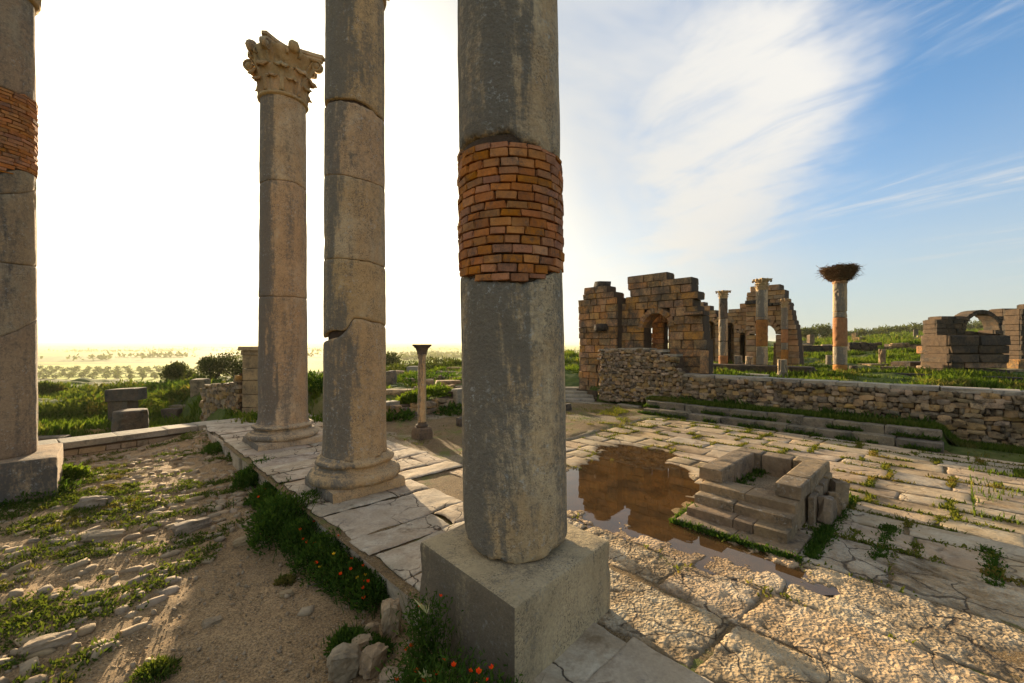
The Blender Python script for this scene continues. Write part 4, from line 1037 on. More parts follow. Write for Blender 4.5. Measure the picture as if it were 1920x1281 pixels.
def strip():
    a = np.arange(11.3, 12.0, .06); b = np.arange(-5, 6.1, .08); A, B = np.meshgrid(a, b); x = A * VA[0] + B * UB[0]; y = A * VA[1] + B * UB[1]
    z = .285 * sm(-.1, .25, B) + .03 + .05 * sm(11.3, 11.8, A) + .03 * fbm(x * 3, y * 3, 0, 77, 3)
    tag(obj('grass_strip', np.stack([x, y, z], -1).reshape(-1, 3), gridf(len(b), len(a)), M_turf, smooth=True), 'turf between the long steps and the rubble wall', kind='structure')
strip()

# --- long rubble wall and its tall end
O, e = aplane(12.05)
def zt(b): return float(np.interp(b, [-6, -.8, 5.3], [1.02, 1.05, 1.06]))
t = thing('rubble_wall', 'long low rubble wall with a flat coping running to the right picture edge', 'wall', AB(12.05, 2, 0))
# children are placed in the local frame of the wall's foot
poly = [(-4.5, -.1), (5.35, .05), (5.35, 1.0), (-4.5, .98)]
core(t, O, e, .42, poly); rubble(t, O, e, .42, poly, 31, .105, aspect=1.3)
copings(t, O, e, .46, -4.5, 5.35, lambda s: zt(s) - .055, .55, .085, M_cop, 3)
localise(t)
t = thing('rubble_wall', 'tall end of the rubble wall, of small ochre stones, in front of the arched facade', 'wall', AB(12.05, 6.6, 0))
poly = [on(O, e, *p) for p in [(1133, 750), (1133, 657), (1180, 655), (1225, 655), (1240, 659), (1258, 666), (1274, 668), (1278, 690), (1289, 700), (1289, 752)]]
core(t, O, e, .42, poly); rubble(t, O, e, .42, poly, 37, .095, aspect=1.2)
tp = sorted(poly[1:8]); copings(t, O, e, .44, poly[6][0], poly[1][0], lambda s: float(np.interp(s, [p[0] for p in tp], [p[1] for p in tp])) - .03, .35, .07, M_cop, 5)
localise(t)

# --- basilica: corner pier, arched facade, far gallery and gable
O, e = aplane(12.75)
def PX(L, O, e): return [on(O, e, *p) for p in L]
t = thing('ruined_pier', 'tall ochre pier at the left end of the ruin, rounded stone on top', 'ruin', AB(12.7, 9.1, 0))
O1, e1 = aplane(12.45)
pier = PX([(1097, 742), (1096, 563), (1104, 562), (1104, 554), (1105, 553), (1105, 541), (1119, 541), (1160, 545), (1160, 559), (1165, 561), (1167, 575), (1167, 742)], O1, e1)
masonry(t, O1, e1, .75, pier, M_ash, .215, .30, seed=51, dj=.02, zmin=.30)
bq = PX([(1088, 745), (1088, 722), (1135, 722), (1135, 745)], O1, e1); b0, b1 = min(p[0] for p in bq), max(p[0] for p in bq)
masonry(t, O1, e1, .95, [(b0, -.1), (b1, -.1), (b1, .30), (b0, .30)], M_grey, .19, .42, seed=52)
s_, z_ = on(O1, e1, 1130, 543); V, F = pebble(.35, .04, 5); x, y = O1[0] + e1[0] * s_, O1[1] + e1[1] * s_
link('top_stone', mesh_np('top_stone', V, F, M_grey, True), t, (x, y, z_ + .10), (0, 0, ROT + 1.57), (.44, .42, .36))
s_, z_ = on(O1, e1, 1141, 615); x, y = O1[0] + e1[0] * s_ - VA[0] * .45, O1[1] + e1[1] * s_ - VA[1] * .45
link('bracket', mesh_np('bracket', *pebble(.4, .05, 6), M_grey, True), t, (x, y, z_), (0, 0, ROT + 1.57), (.42, .30, .24))
localise(t)
t = thing('arched_facade', 'ochre block facade with a round arched opening, overhanging top courses and gaps in its masonry', 'ruin', AB(12.8, 7, 0))
fac = PX([(1166, 745), (1166, 573), (1185, 572), (1181, 571), (1181, 559), (1190, 559), (1190, 550), (1185, 549.5), (1185, 539), (1190, 538), (1185, 530), (1185.5, 521), (1256.6, 512), (1257, 521), (1296, 519.5), (1297, 526), (1303, 526), (1303, 541.6), (1314.5, 541.6), (1314.5, 560), (1306, 562), (1309, 583), (1323.6, 585), (1326, 634), (1331, 640), (1331.7, 700), (1331, 745)], O, e)
sa = [on(O, e, 1214, 613)[0], on(O, e, 1264, 613)[0]]; zs = on(O, e, 1239, 614)[1]; rarch = abs(sa[1] - sa[0]) / 2 * .96; sc0 = sum(sa) / 2
n = masonry(t, O, e, .62, fac, M_ash, .235, .42, arches=[(sc0, zs, rarch, .17, .5)], seed=53, dj=.03, zmin=.35); print('facade', n)
# inner wall seen through the arch, leaving two narrow slots of sky
O2, e2 = aplane(13.5)
mid = PX([(1226.5, 700), (1226.5, 612), (1249.5, 612), (1249.5, 700)], O2, e2); masonry(t, O2, e2, .35, mid, M_ash, .19, .3, seed=54)
lin = PX([(1211, 613), (1211, 575), (1275, 575), (1275, 613), (1255, 611), (1252.5, 601), (1249, 612), (1226.5, 612), (1222.5, 601), (1219, 612)], O2, e2); masonry(t, O2, e2, .35, lin, M_ash, .19, .3, seed=55)
lef = PX([(1203, 700), (1203, 613), (1217.5, 613), (1217.5, 700)], O2, e2); masonry(t, O2, e2, .35, lef, M_ash, .19, .3, seed=56)
rig = PX([(1257, 700), (1257, 613), (1275, 613), (1275, 700)], O2, e2); masonry(t, O2, e2, .35, rig, M_ash, .19, .3, seed=57)
# projecting pilaster and ledge on the right
O3, e3 = aplane(12.3)
pil = PX([(1316, 700), (1316, 637), (1331, 637), (1333, 700)], O3, e3); masonry(t, O3, e3, .3, pil, M_ash, .62, .5, seed=58)
led = PX([(1288, 590), (1288, 584), (1325, 584), (1325, 590)], O3, e3); masonry(t, O3, e3, .55, led, M_ash, .1, .45, seed=59)
localise(t)
# far arcade
OA, eA = aplane(23.0)
t = thing('arcade_wall', 'broken wall of small ochre courses with blind arches behind the facade', 'ruin', AB(23, 8, .7))
gal = PX([(1300, 700), (1300, 569), (1323, 569), (1324, 573), (1332, 574), (1337, 581), (1345, 582), (1347, 592), (1355, 597), (1364, 588), (1370, 588), (1370, 579), (1378, 578), (1378, 576), (1390, 576), (1391, 572), (1403, 572), (1412, 560), (1412, 700)], OA, eA)
def arch_at(O, e, pxl, pxr, pys, w, pyb):
    a, b = on(O, e, pxl, pys), on(O, e, pxr, pys); return ((a[0] + b[0]) / 2, a[1], abs(a[0] - b[0]) / 2, w, on(O, e, pxl, pyb)[1])
ar = [arch_at(OA, eA, 1331, 1345, 610, .2, 683), arch_at(OA, eA, 1367, 1380, 612, .2, 683), arch_at(OA, eA, 1392, 1401, 628, .2, 676)]
n = masonry(t, OA, eA, .7, gal, M_far, .21, .40, arches=ar, seed=61, dj=.02, zmin=.6); print('gallery', n)
OB, eB = aplane(23.5); bk = PX([(1326, 700), (1326, 590), (1410, 596), (1410, 700)], OB, eB); masonry(t, OB, eB, .25, bk, M_far, .21, .35, seed=62)
localise(t)
OC, eC = aplane(22.6)
t = thing('gable_wall', 'stepped gable wall with a wide open arch, highest part of the rear ruin', 'ruin', AB(22.6, 6, .7))
gab = PX([(1404, 690), (1404, 560), (1406, 552), (1412, 551), (1411, 537), (1418, 536), (1448, 534), (1461, 532), (1462, 540), (1468, 540), (1469, 546), (1475.5, 546), (1476, 557), (1480, 560), (1481, 573), (1489, 582), (1490, 600), (1493, 602), (1497, 610), (1503, 660), (1504, 690)], OC, eC)
n = masonry(t, OC, eC, .9, gab, M_far, .235, .45, arches=[arch_at(OC, eC, 1422, 1459, 627, .25, 690)], seed=63, dj=.03, zmin=.6); print('gable', n)
led = PX([(1404, 573), (1404, 566), (1483, 566), (1483, 573)], OC, eC); masonry(t, OC, eC, 1.25, led, M_grey, .14, .5, seed=64)
localise(t)

# --- dark arch ruin at the right
def xplane(y): return (0.0, y), (1.0, 0.0)
OD, eD = xplane(24.0)
t = thing('ruined_arch', 'dark wall with a flat topped open arch at the right, stepped at its left end', 'ruin', (20 + 5, 24.0, 1.0))
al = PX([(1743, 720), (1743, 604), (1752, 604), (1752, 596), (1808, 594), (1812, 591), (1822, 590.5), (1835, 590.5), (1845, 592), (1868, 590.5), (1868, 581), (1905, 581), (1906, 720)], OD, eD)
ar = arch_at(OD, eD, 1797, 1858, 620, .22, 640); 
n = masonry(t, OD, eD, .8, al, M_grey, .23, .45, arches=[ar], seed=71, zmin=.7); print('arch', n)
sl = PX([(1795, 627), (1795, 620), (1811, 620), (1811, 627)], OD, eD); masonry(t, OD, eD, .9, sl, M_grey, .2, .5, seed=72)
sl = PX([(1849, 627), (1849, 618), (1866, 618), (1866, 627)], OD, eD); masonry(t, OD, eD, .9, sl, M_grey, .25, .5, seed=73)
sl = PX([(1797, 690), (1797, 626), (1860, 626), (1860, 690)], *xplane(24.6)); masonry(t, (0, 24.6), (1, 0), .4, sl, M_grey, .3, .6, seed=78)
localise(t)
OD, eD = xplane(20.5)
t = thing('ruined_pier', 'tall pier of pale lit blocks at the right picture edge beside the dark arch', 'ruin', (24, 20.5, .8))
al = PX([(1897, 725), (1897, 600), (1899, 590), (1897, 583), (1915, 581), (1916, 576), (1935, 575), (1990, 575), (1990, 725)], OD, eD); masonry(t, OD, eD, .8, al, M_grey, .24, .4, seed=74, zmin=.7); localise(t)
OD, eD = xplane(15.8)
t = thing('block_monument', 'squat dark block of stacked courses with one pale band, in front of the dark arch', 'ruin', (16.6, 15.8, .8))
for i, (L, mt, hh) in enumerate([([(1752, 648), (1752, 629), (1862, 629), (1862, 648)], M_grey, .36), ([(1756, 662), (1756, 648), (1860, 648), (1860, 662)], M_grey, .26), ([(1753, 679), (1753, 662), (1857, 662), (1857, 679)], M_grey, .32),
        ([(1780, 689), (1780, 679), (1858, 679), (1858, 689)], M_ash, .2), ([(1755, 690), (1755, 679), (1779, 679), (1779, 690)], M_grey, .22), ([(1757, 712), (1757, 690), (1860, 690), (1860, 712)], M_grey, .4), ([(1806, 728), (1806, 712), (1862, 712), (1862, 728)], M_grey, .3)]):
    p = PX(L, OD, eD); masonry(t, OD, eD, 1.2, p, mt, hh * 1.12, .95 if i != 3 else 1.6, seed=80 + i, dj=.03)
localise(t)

# --- standing columns behind the wall
def far_column(label, px, wpx, y, zb, bands, cap=None, seed=0, top=None, mat=None, zbase=None, rot=0.3):
    x = (px - 960) / FPX * y; sec = math.hypot(x, y) / y; R = wpx / 2 * y / FPX / sec
    t = thing('column', label, 'column', (x, y, zb), 0, 'columns among the ruins behind the wall'); c = (0, 0, R); rr = random.Random(seed)
    zs = [(CAMZ + (HOR - q) / FPX * y, m) for q, m in bands]; zs.sort(key=lambda q: q[0]); lo = 0.0
    for i, (z, m) in enumerate(zs):
        pr = [(R * 1.0, lo + .01), (R * (1.02 if m is M_bband else 1.0), lo + .03), (R * (1.02 if m is M_bband else .985), z - zb - .03), (R * .97, z - zb - .005)]
        lathe('brick_band' if m is M_bband else 'drum', 0, 0, pr, m, t, 40, .004, seed + i); lo = z - zb
    if lo and cap:
        H = cap; capital(t, 0, 0, lo - .01, H, R * .9, rot, M_cap, seed + 9, broken=1.2)
    return t, lo + zb, x, R
far_column('slender dark column with an orange brick section, leftmost of those behind the wall', 1356, 17, 17.8, .72, [(560, M_old), (598, M_col), (640, M_col), (667, M_bband), (640, M_old)], .33, 401)
far_column('tall grey column with a wide broken capital, in front of the stepped gable', 1428.5, 22.5, 16.6, .72, [(544, M_col), (596, M_col), (600, M_bband), (650, M_col), (684, M_col), (707, M_bband)], .44, 402)
far_column('thin column with two narrow orange bands, just right of the open arch', 1471, 13.5, 19.0, .72, [(577, M_col), (612, M_col), (618, M_bband), (643, M_col), (656, M_bband)], .4, 403)
tn, ztop, xn, Rn = far_column('tall pale column with orange brick bands carrying the big bird nest', 1575, 27.5, 16.0, .72, [(532, M_col), (585, M_col), (596, M_bband), (650, M_col), (684, M_bband)], None, 404)
lathe('neck_block', 0, 0, [(Rn * .96, ztop - .72 - .02), (Rn * 1.12, ztop - .72 + .02), (Rn * 1.06, ztop - .72 + .10), (Rn * 1.5, ztop - .72 + .16), (.02, ztop - .72 + .17)], M_ash, tn, 32, .006, 7)
def nest(x, y, z):
    rr = random.Random(5); VS, F = [], []
    def stick(p, d, l, w):
        d = np.array(d) / np.linalg.norm(d); u = np.cross(d, [.3, .2, 1]); u /= np.linalg.norm(u) + 1e-9; v = np.cross(d, u); k = len(VS); bend = np.array([rr.uniform(-1, 1) for _ in range(3)]) * l * .10
        for i, t in enumerate((-.5, 0, .5)):
            c = np.array(p) + d * l * t + (bend if i == 1 else 0); ww = w * (1 - .3 * i)
            for q in range(3): VS.append(c + ww * (math.cos(q * 2.09) * u + math.sin(q * 2.09) * v))
        for i in range(2):
            for q in range(3): F.append((k + i * 3 + q, k + i * 3 + (q + 1) % 3, k + i * 3 + 3 + (q + 1) % 3, k + i * 3 + 3 + q))
    for i in range(3600):
        a = rr.uniform(0, 6.283); h = rr.random() ** .8; ro = (.25 + .33 * h ** .7) * rr.uniform(.55, 1.03); lumpy = 1 + .12 * math.sin(a * 3 + 1)
        p = (ro * lumpy * math.cos(a), ro * lumpy * math.sin(a), .50 * h * rr.uniform(.9, 1.08) + .03 * math.sin(a * 5)); tang = (-math.sin(a) + rr.uniform(-.7, .7), math.cos(a) + rr.uniform(-.7, .7), rr.uniform(-.35, .35))
        stick(p, tang, rr.uniform(.14, .42), rr.uniform(.005, .011))
    for i in range(90):
        a = rr.uniform(0, 6.283); ro = rr.uniform(.5, .72); stick((ro * math.cos(a), ro * math.sin(a), rr.uniform(.1, .5)), (math.cos(a) * rr.uniform(.3, 1), math.sin(a) * rr.uniform(.3, 1), rr.uniform(-1.2, .6)), rr.uniform(.15, .34), .005)
    o = obj('bird_nest', VS, F, M_twig, loc=(x, y, z)); tag(o, 'shaggy stork nest of brown twigs on top of the banded column', 'nest')
nest(xn, 16.0, ztop + .12)
def stump(label, px, wpx, top, bot, y, mat, zb=.72, sq_=False, seed=0, name='column_stump', cat='column stump', base_=True, flare=1.25):
    x = (px - 960) / FPX * y; sec = math.hypot(x, y) / y; R = wpx / 2 * y / FPX / sec; zt_ = CAMZ + (HOR - top) / FPX * y
    t = thing(name, label, cat, (x, y, zb), 0, None); h = zt_ - zb
    hb = min(.2, h * .25) if base_ else .0
    lathe('drum', 0, 0, [(R, hb), (R, hb + .03), (R * .985, h * .6), (R * .97, h - .03), (R * .9, h), (.02, h - .01)], mat, t, 40, .008, seed)
    if base_: lathe('base_moulding', 0, 0, [(R * flare, -.1), (R * (flare + .03), hb * .4), (R * 1.1, hb * .7), (R * 1.06, hb), (.02, hb)], mat, t, 40, .006, seed + 1)
    return t
stump('short pale stump on a round base, left of the tall grey column', 1384, 16, 667, 697, 17.5, M_col, seed=1)
stump('small pointed pale stump on a flat base beside the tall grey column', 1405, 15, 668, 690, 18.5, M_col, seed=2)
stump('dark headed stump standing near the right foot of the tall grey column', 1467, 19, 674, 706, 15.2, M_col, seed=3)
stump('stump with an orange lit side under the open arch', 1456, 12, 643, 678, 20.5, M_far, seed=4, base_=False)
stump('short leaning pale stump left of the nest column', 1554, 12, 666, 690, 19.5, M_col, seed=5)
stump('dark broad stump against the right foot of the nest column', 1600, 17, 686, 707, 16.3, M_old, seed=6, base_=False)
stump('rounded stone stump on stacked slabs in the middle of the turf', 1654, 14, 655, 684, 20.5, M_rub, seed=7)

# --- thin column on the earth path
t = thing('small_column', 'thin stained column with a flared square capital standing alone on the earth path', 'column', (-1.84, 8.72, .0))
def loft(name, prof, mat, parent, seed=0):
    V, F = [], []; n = 16
    for h, z in prof:
        for i in range(n):
            a = 2 * math.pi * i / n + math.pi / 4; d = max(abs(math.cos(a + ROT)), abs(math.sin(a + ROT))); r = h / max(abs(math.cos(a)), abs(math.sin(a))); V.append((r * math.cos(a + ROT), r * math.sin(a + ROT), z))
    for k in range(len(prof) - 1):
        for i in range(n): F.append((k * n + i, k * n + (i + 1) % n, (k + 1) * n + (i + 1) % n, (k + 1) * n + i))
    F += [tuple(range(n))[::-1], tuple((len(prof) - 1) * n + i for i in range(n))]
    return obj(name, V, F, mat, parent)
loft('base_block', [(.155, -.05), (.155, .12), (.14, .20), (.115, .235)], M_old, t)
lathe('base_moulding', 0, 0, [(.11, .23), (.125, .25), (.12, .285), (.10, .29), (.09, .31), (.088, .34)], M_old, t, 32, .002)
lathe('shaft', 0, 0, [(.086, .33), (.085, .8), (.081, 1.3), (.076, 1.68), (.075, 1.69)], M_col, t, 40, .003, 4)
lathe('neck_ring', 0, 0, [(.076, 1.685), (.088, 1.69), (.088, 1.71), (.076, 1.715)], M_col, t, 32, .001)
loft('capital', [(.068, 1.71), (.074, 1.77), (.092, 1.83), (.092, 1.84), (.118, 1.86), (.118, 1.875), (.14, 1.885), (.14, 1.92)], M_old, t)
# --- dark stone at the edge of the path
V, F = pebble(.4, .06, 77); x, y, _ = G(866, 800, 0); tag(obj('loose_stone', V, F, M_old, loc=(x, y, .09), rot=(0, 0, .5), scale=(.22, .25, .24)), 'dark upright stone half hidden by the foreground column on its left side', 'stone')
V, F = pebble(.4, .06, 78); x, y, _ = G(1060, 770, 0); tag(obj('loose_stone', V, F, M_old, loc=(x, y, .06), rot=(0, 0, .5), scale=(.30, .25, .28)), 'dark stone touching the right side of the foreground column, on the path', 'stone')
# --- marker and blocks at the foot of the tall rubble wall
def marker():
    x, y, _ = G(1222, 757, .15); V = []; w, h, th = .16, .26, .05; arc = [(-w, 0), (-w, h * .75)] + [(w * math.cos(a), h * .75 + .10 * math.sin(a)) for a in np.linspace(math.pi, 0, 9)] + [(w, h * .75), (w, 0)]
    n = len(arc)
    for s in (-1, 1): V += [(p, s * th, q) for p, q in arc]
    F = [tuple(range(n)), tuple(range(n, 2 * n))[::-1]] + [(i, (i + 1) % n, n + (i + 1) % n, n + i)[::-1] for i in range(n)]
    o = thing('marker_stone', 'small round topped stone with a bluish white face at the foot of the rubble wall', 'marker', (x, y, .12), ROT + 1.57 + .5)
    obj('stone', V, F, M_cop, o); obj('white_panel', [(-.12, th + .004, .03), (.10, th + .004, .03), (.10, th + .004, .21), (-.12, th + .004, .21)], [(0, 1, 2, 3)], M_white, o)
    obj('white_panel', [(-.12, -th - .004, .03), (.10, -th - .004, .03), (.10, -th - .004, .21), (-.12, -th - .004, .21)], [(3, 2, 1, 0)], M_white, o)
marker()
def lone(label, px, py, z, s, mat, seed, y=None, rz=None, nm='stone_block', cat='stone block', sph=None, group=None):
    p = G(px, py, z) if y is None else ((px - 960) / FPX * y, y, z)
    V, F = chamfer(.06, .03, seed) if sph is None else pebble(sph, .06, seed)
    return tag(obj(nm, V, F, mat, loc=(p[0], p[1], p[2] + s[2] / 2 - .02), rot=(0, 0, ROT if rz is None else rz), scale=s), label, cat, group)
lone('squat upright block leaning on the foot of the ochre pier', 1144, 753, .0, (.22, .24, .26), M_rub, 11)
lone('narrow grey slab standing beside the squat block under the tall rubble wall', 1161, 752, .0, (.10, .22, .28), M_cop, 12)
lone('flat kerb slab on the ground left of the marker stone', 1180, 762, .0, (.16, .75, .07), M_cop, 13)
lone('long flat kerb slab in the grass below the ochre pier', 1105, 757, .0, (.14, .95, .05), M_cop, 14, rz=ROT + .1)
# steps left of the pier
t = thing('stone_steps', 'short flight of three pale steps climbing left of the ochre pier', 'steps', (1.8, 14.5, 0))
for i in range(4):
    s_ = box_rough('step', [(x, y) for x, y in ((-.2 + .02 * i, -.4 + i * .28), (.95, -.4 + i * .28), (.95, -.1 + i * .28), (-.2 + .02 * i, -.1 + i * .28))], -.1, .10 * (i + 1), M_cop, t, .1, .012, 60 + i)

# --- low ruined wall behind the path, and terraces
OT, eT = (UB[0] * 10.1, UB[1] * 10.1), VA
t = thing('ruined_wall', 'low broken wall of ochre stones behind the thin column, with turf on top', 'wall', AB(7, 10.1, 0))
poly = [(3.8, -.05), (11.6, -.05), (11.6, .50), (9.5, .40), (7.9, .42), (7.8, .55), (7.2, .56), (7.2, .42), (6.6, .36), (5.9, .32), (5.2, .36), (4.6, .30), (3.8, .33)]
core(t, OT, eT, .3, poly); rubble(t, OT, eT, .3, poly, 43, .13, 240); localise(t)
lone('flat topped grey block ending the low broken wall, next to the foreground column', 862, 745, .0, (.42, .3, .66), M_cop, 21, y=12.3)
lone('flat pale block lying on the low wall left of the thin column', 728, 752, .33, (.5, .3, .14), M_cop, 22, y=11.0)
rr = random.Random(77); k = 0
TL = ['long pale slab edging the terrace left of the thin column', 'squat dark block standing on the terrace near the second column', 'flat white slab on the upper terrace right of the thin column', 'low stone ledge just under the upper terrace', 'pale broken slab near the top of the terrace', 'dim boulder near the terrace skyline', 'grey slab in the terrace grass close to the foreground column', 'small worn block in the middle of the terraces', 'dark lump of stone on the skyline of the terraces', 'flat ledge stone left of the terrace middle']
TP = [(770, 722, 16, (1.6, .3, .13)), (731, 716, 17, (.45, .4, .6)), (815, 704, 21, (1.5, .5, .15)), (850, 709, 19, (2.0, .4, .2)), (858, 694, 26, (1.4, .4, .25)), (745, 700, 24, (.9, .6, .5)), (840, 722, 16, (.9, .5, .2)), (800, 728, 15, (.5, .4, .3)), (780, 696, 27, (1.0, .6, .5)), (745, 734, 13.5, (1.0, .4, .18))]
for lb, (px, py, y, s) in zip(TL, TP):
    x = (px - 960) / FPX * y; lone(lb, px, py, float(terr(x, y)) - .02, s, rr.choice([M_rub, M_cop, M_rub]), 30 + k, y=y, rz=rr.uniform(-.3, .3), sph=None if k % 2 == 0 else .35, group='loose blocks on the green terraces'); k += 1
# terrace retaining walls (low rubble rows)
for i, (p0, p1, y0, y1, h, lb) in enumerate([(700, 900, 14.2, 15.0, .32, 'lower rubble terrace edge behind the path'), (760, 900, 18.5, 18.0, .38, 'middle rubble terrace edge in the green ruins'), (820, 1100, 24.0, 23.0, .40, 'upper rubble terrace edge by the skyline left of the pier')]):
    A = np.array([(p0 - 960) / FPX * y0, y0]); Bq = np.array([(p1 - 960) / FPX * y1, y1]); L_ = np.linalg.norm(Bq - A); e_ = tuple((Bq - A) / L_); zb = float(min(terr(*A), terr(*Bq))) - .1
    t = thing('terrace_wall', lb, 'wall', (*A, zb)); pl = [(0, 0), (L_, 0), (L_, h), (L_ * .6, h * .8), (L_ * .5, h * 1.1), (L_ * .3, h * .7), (0, h * .9)]
    pl = [(s, z + zb) for s, z in pl]; core(t, tuple(A), e_, .3, pl); rubble(t, tuple(A), e_, .3, pl, 300 + i, .17, 110); localise(t)

# --- left side: low wall across the end of the cobbles
A = np.array(G(60, 838, 0)[:2]); Bq = np.array(G(430, 791, 0)[:2]); L_ = float(np.linalg.norm(Bq - A)); e_ = tuple((Bq - A) / L_); n_ = (-e_[1], e_[0]); OW = (A[0] + n_[0] * .28, A[1] + n_[1] * .28)
t = thing('low_wall', 'knee high wall with long flat coping slabs closing off the cobbled slope', 'wall', (*A, -.4))
poly = [(-2.5, -.55), (L_ - .2, -.4), (L_ - .2, -.11), (-2.5, -.11)]
core(t, OW, e_, .5, poly); masonry(t, (OW[0] - n_[0] * .2, OW[1] - n_[1] * .2), e_, .16, [(-2.5, -.50), (L_ - .3, -.36), (L_ - .3, -.11), (-2.5, -.11)], M_cob, .125, .30, seed=91, dj=.02)
copings(t, OW, e_, .56, -2.5, L_ - .1, lambda s: -.115, .85, .12, M_cop, 8); localise(t)
# landing slabs at the far end of the walkway
# --- dark broken pillars on the grass
t = thing('broken_pillar', 'dark squat pillar drum with orange lichen on top, on the grass at left', 'pillar', G(245, 815, -.75))
lathe('drum', 0, 0, [(.40, -.1), (.405, .3), (.40, .66), (.385, .72), (.30, .735), (.02, .74)], M_old, t, 40, .02, 66)
t = thing('broken_pillar', 'dark pillar with a slanted cap block standing just behind the squat drum', 'pillar', (-13.3, 14.6, -.95), .1)
obj('shaft', *chamfer(.03, .01, 3), M_old, t, loc=(0, 0, .42), scale=(.62, .5, 1.1)); obj('cap_block', *chamfer(.05, .02, 4), M_old, t, loc=(.1, 0, 1.15), rot=(0, -.04, 0), scale=(.92, .6, .42))
# --- rubble wall with squared pillar left of the leafy column
t = thing('squared_pillar', 'square ochre pillar with a moulded cap, beside the leafy column', 'pillar', (-7.72, 12.9, -.4))
zc = 0
for i, h in enumerate([.45, .38, .42, .36, .40]):
    obj('stone_block', *chamfer(.03, .012, 20 + i), M_pillar, t, loc=(.01 * (i % 2), 0, zc + h / 2), rot=(0, 0, .12 + .01 * i), scale=(.56, .6, h - .012)); zc += h
obj('cap_stone', *chamfer(.05, .015, 30), M_pillar, t, loc=(0, 0, zc + .06), rot=(0, 0, .12), scale=(.62, .66, .13)); obj('cap_stone', *chamfer(.05, .015, 31), M_pillar, t, loc=(0, 0, zc + .185), rot=(0, 0, .12), scale=(.72, .76, .12))
t = thing('rubble_wall', 'sunlit rubble wall end rising to the square ochre pillar at left', 'wall', (-8.9, 12.9, -.8))
A = np.array(((394 - 960) / FPX * 14.3, 14.3)); Bq = np.array((-8.0, 12.9)); L_ = float(np.linalg.norm(Bq - A)); e_ = tuple((Bq - A) / L_)
pl = [(0, -1.0), (L_, -.9), (L_, 1.05), (L_ * .9, .86), (L_ * .8, .72), (L_ * .55, .70), (L_ * .1, .55), (0, .45)]
core(t, tuple(A), e_, .4, pl); rubble(t, tuple(A), e_, .4, pl, 47, .13, 290, aspect=1.2); localise(t)
# low blocks in the left grass
for lb, px, py, y, s, m in [('small dark block in the sunlit grass before the rubble wall at left', 322, 775, 17.0, (.55, .4, .35), M_old), ('rounded grey stone near the foot of the left rubble wall', 376, 768, 17.5, (.55, .5, .75), M_rub), ('low grey slab beside the small dark block in the left grass', 342, 773, 17.5, (.8, .4, .2), M_rub),
      ('dark stone in the grass right by the left pedestal column', 90, 820, 12.2, (.9, .4, .22), M_old), ('faint slab lying in the grass left of the broken pillars', 150, 800, 13.5, (1.5, .5, .14), M_rub)]:
    x = (px - 960) / FPX * y; lone(lb, px, py, float(terr(x, y)), s, m, px, y=y, rz=.2)

# --- stones on the turf right of the columns
RB = [('flat reddish slab on the turf in front of the squat dark monument', 1684, 707, 17, (1.1, .5, .22), M_rub), ('pale flat stone half sunk in the turf right of the nest column', 1652, 708, 16.5, (.9, .5, .12), M_rub), ('heap of stacked slabs left of the squat dark monument', 1716, 700, 17.5, (1.4, .8, .5), M_grey),
      ('pale carved fragment at the left foot of the squat dark monument', 1738, 704, 16.4, (.5, .4, .35), M_rub), ('stone projecting at the upper left of the squat dark monument', 1738, 655, 17.2, (.5, .4, .32), M_ash), ('long pale slab lying right of the squat dark monument', 1880, 712, 16.5, (1.6, .4, .18), M_rub),
      ('lit ochre block among rubble at the right edge', 1908, 702, 17.5, (.6, .5, .4), M_ash), ('broken white stone in the grass right of the monument', 1890, 722, 15.2, (1.0, .4, .25), M_rub), ('grey stone stacked on the heap near the monument', 1735, 690, 18.0, (1.2, .6, .25), M_grey),
      ('slab under the rounded stump in the middle of the turf', 1648, 690, 20.3, (1.6, .7, .22), M_rub), ('long dark kerb in the turf right behind the rubble wall', 1700, 712, 14.6, (6.0, .3, .14), M_grey), ('low dark slab bed behind the two tall columns', 1400, 693, 16.9, (4.5, .7, .3), M_grey), ('pale step stone below the gable wall', 1350, 700, 15.4, (3.0, .4, .12), M_cop)]
for lb, px, py, y, s, m in RB:
    x = (px - 960) / FPX * y; z = CAMZ + (HOR - py) / FPX * y - s[2] / 2; g_ = float(terr(x, y)); z = g_ if abs(z - g_) < .5 else z
    lone(lb, px, py, z, s, m, px, y=y, rz=(ROT + 1.57) if s[0] > 2 else .15)
# far low walls on the right hillside
for i, (p0, p1, y, lb) in enumerate([(1500, 1572, 30, 'low dark wall across the turf left of the nest column'), (1588, 1640, 30, 'low dark wall across the turf right of the nest column'), (1664, 1745, 28, 'sunlit stony bank wall behind the rounded stump')]):
    x0, x1 = (p0 - 960) / FPX * y, (p1 - 960) / FPX * y; z = float(terr((x0 + x1) / 2, y)); t = thing('field_wall', lb, 'wall', (x0, y, z)); pl = [(x0, z - .3), (x1, z - .3), (x1, z + .55), (x0, z + .60)]
    core(t, (0, y), (1, 0), .5, pl, M_grey); rubble(t, (0, y), (1, 0), .5, pl, 500 + i, .28, 70, M_rub if i == 2 else M_grey); localise(t)
rr = random.Random(31)
DL = ['post like stump', 'squat ruin block', 'leaning slab', 'grey stone', 'pale stone', 'dark boulder', 'block pair', 'upright stone', 'flat stone', 'low pier']
DW = ['near the trees left of the nest column', 'on the hillside left of the nest column', 'close under the tree line', 'on the bright meadow right of the nest column', 'in the brown grass on the right hillside', 'high on the right meadow']
DP = [(1520, 650, 45), (1512, 660, 38), (1535, 655, 40), (1545, 662, 36), (1505, 645, 50), (1550, 668, 34), (1528, 664, 36), (1603, 645, 55), (1610, 648, 50), (1717, 636, 62), (1712, 645, 50), (1726, 642, 56), (1538, 670, 33), (1515, 670, 33), (1500, 655, 42)]
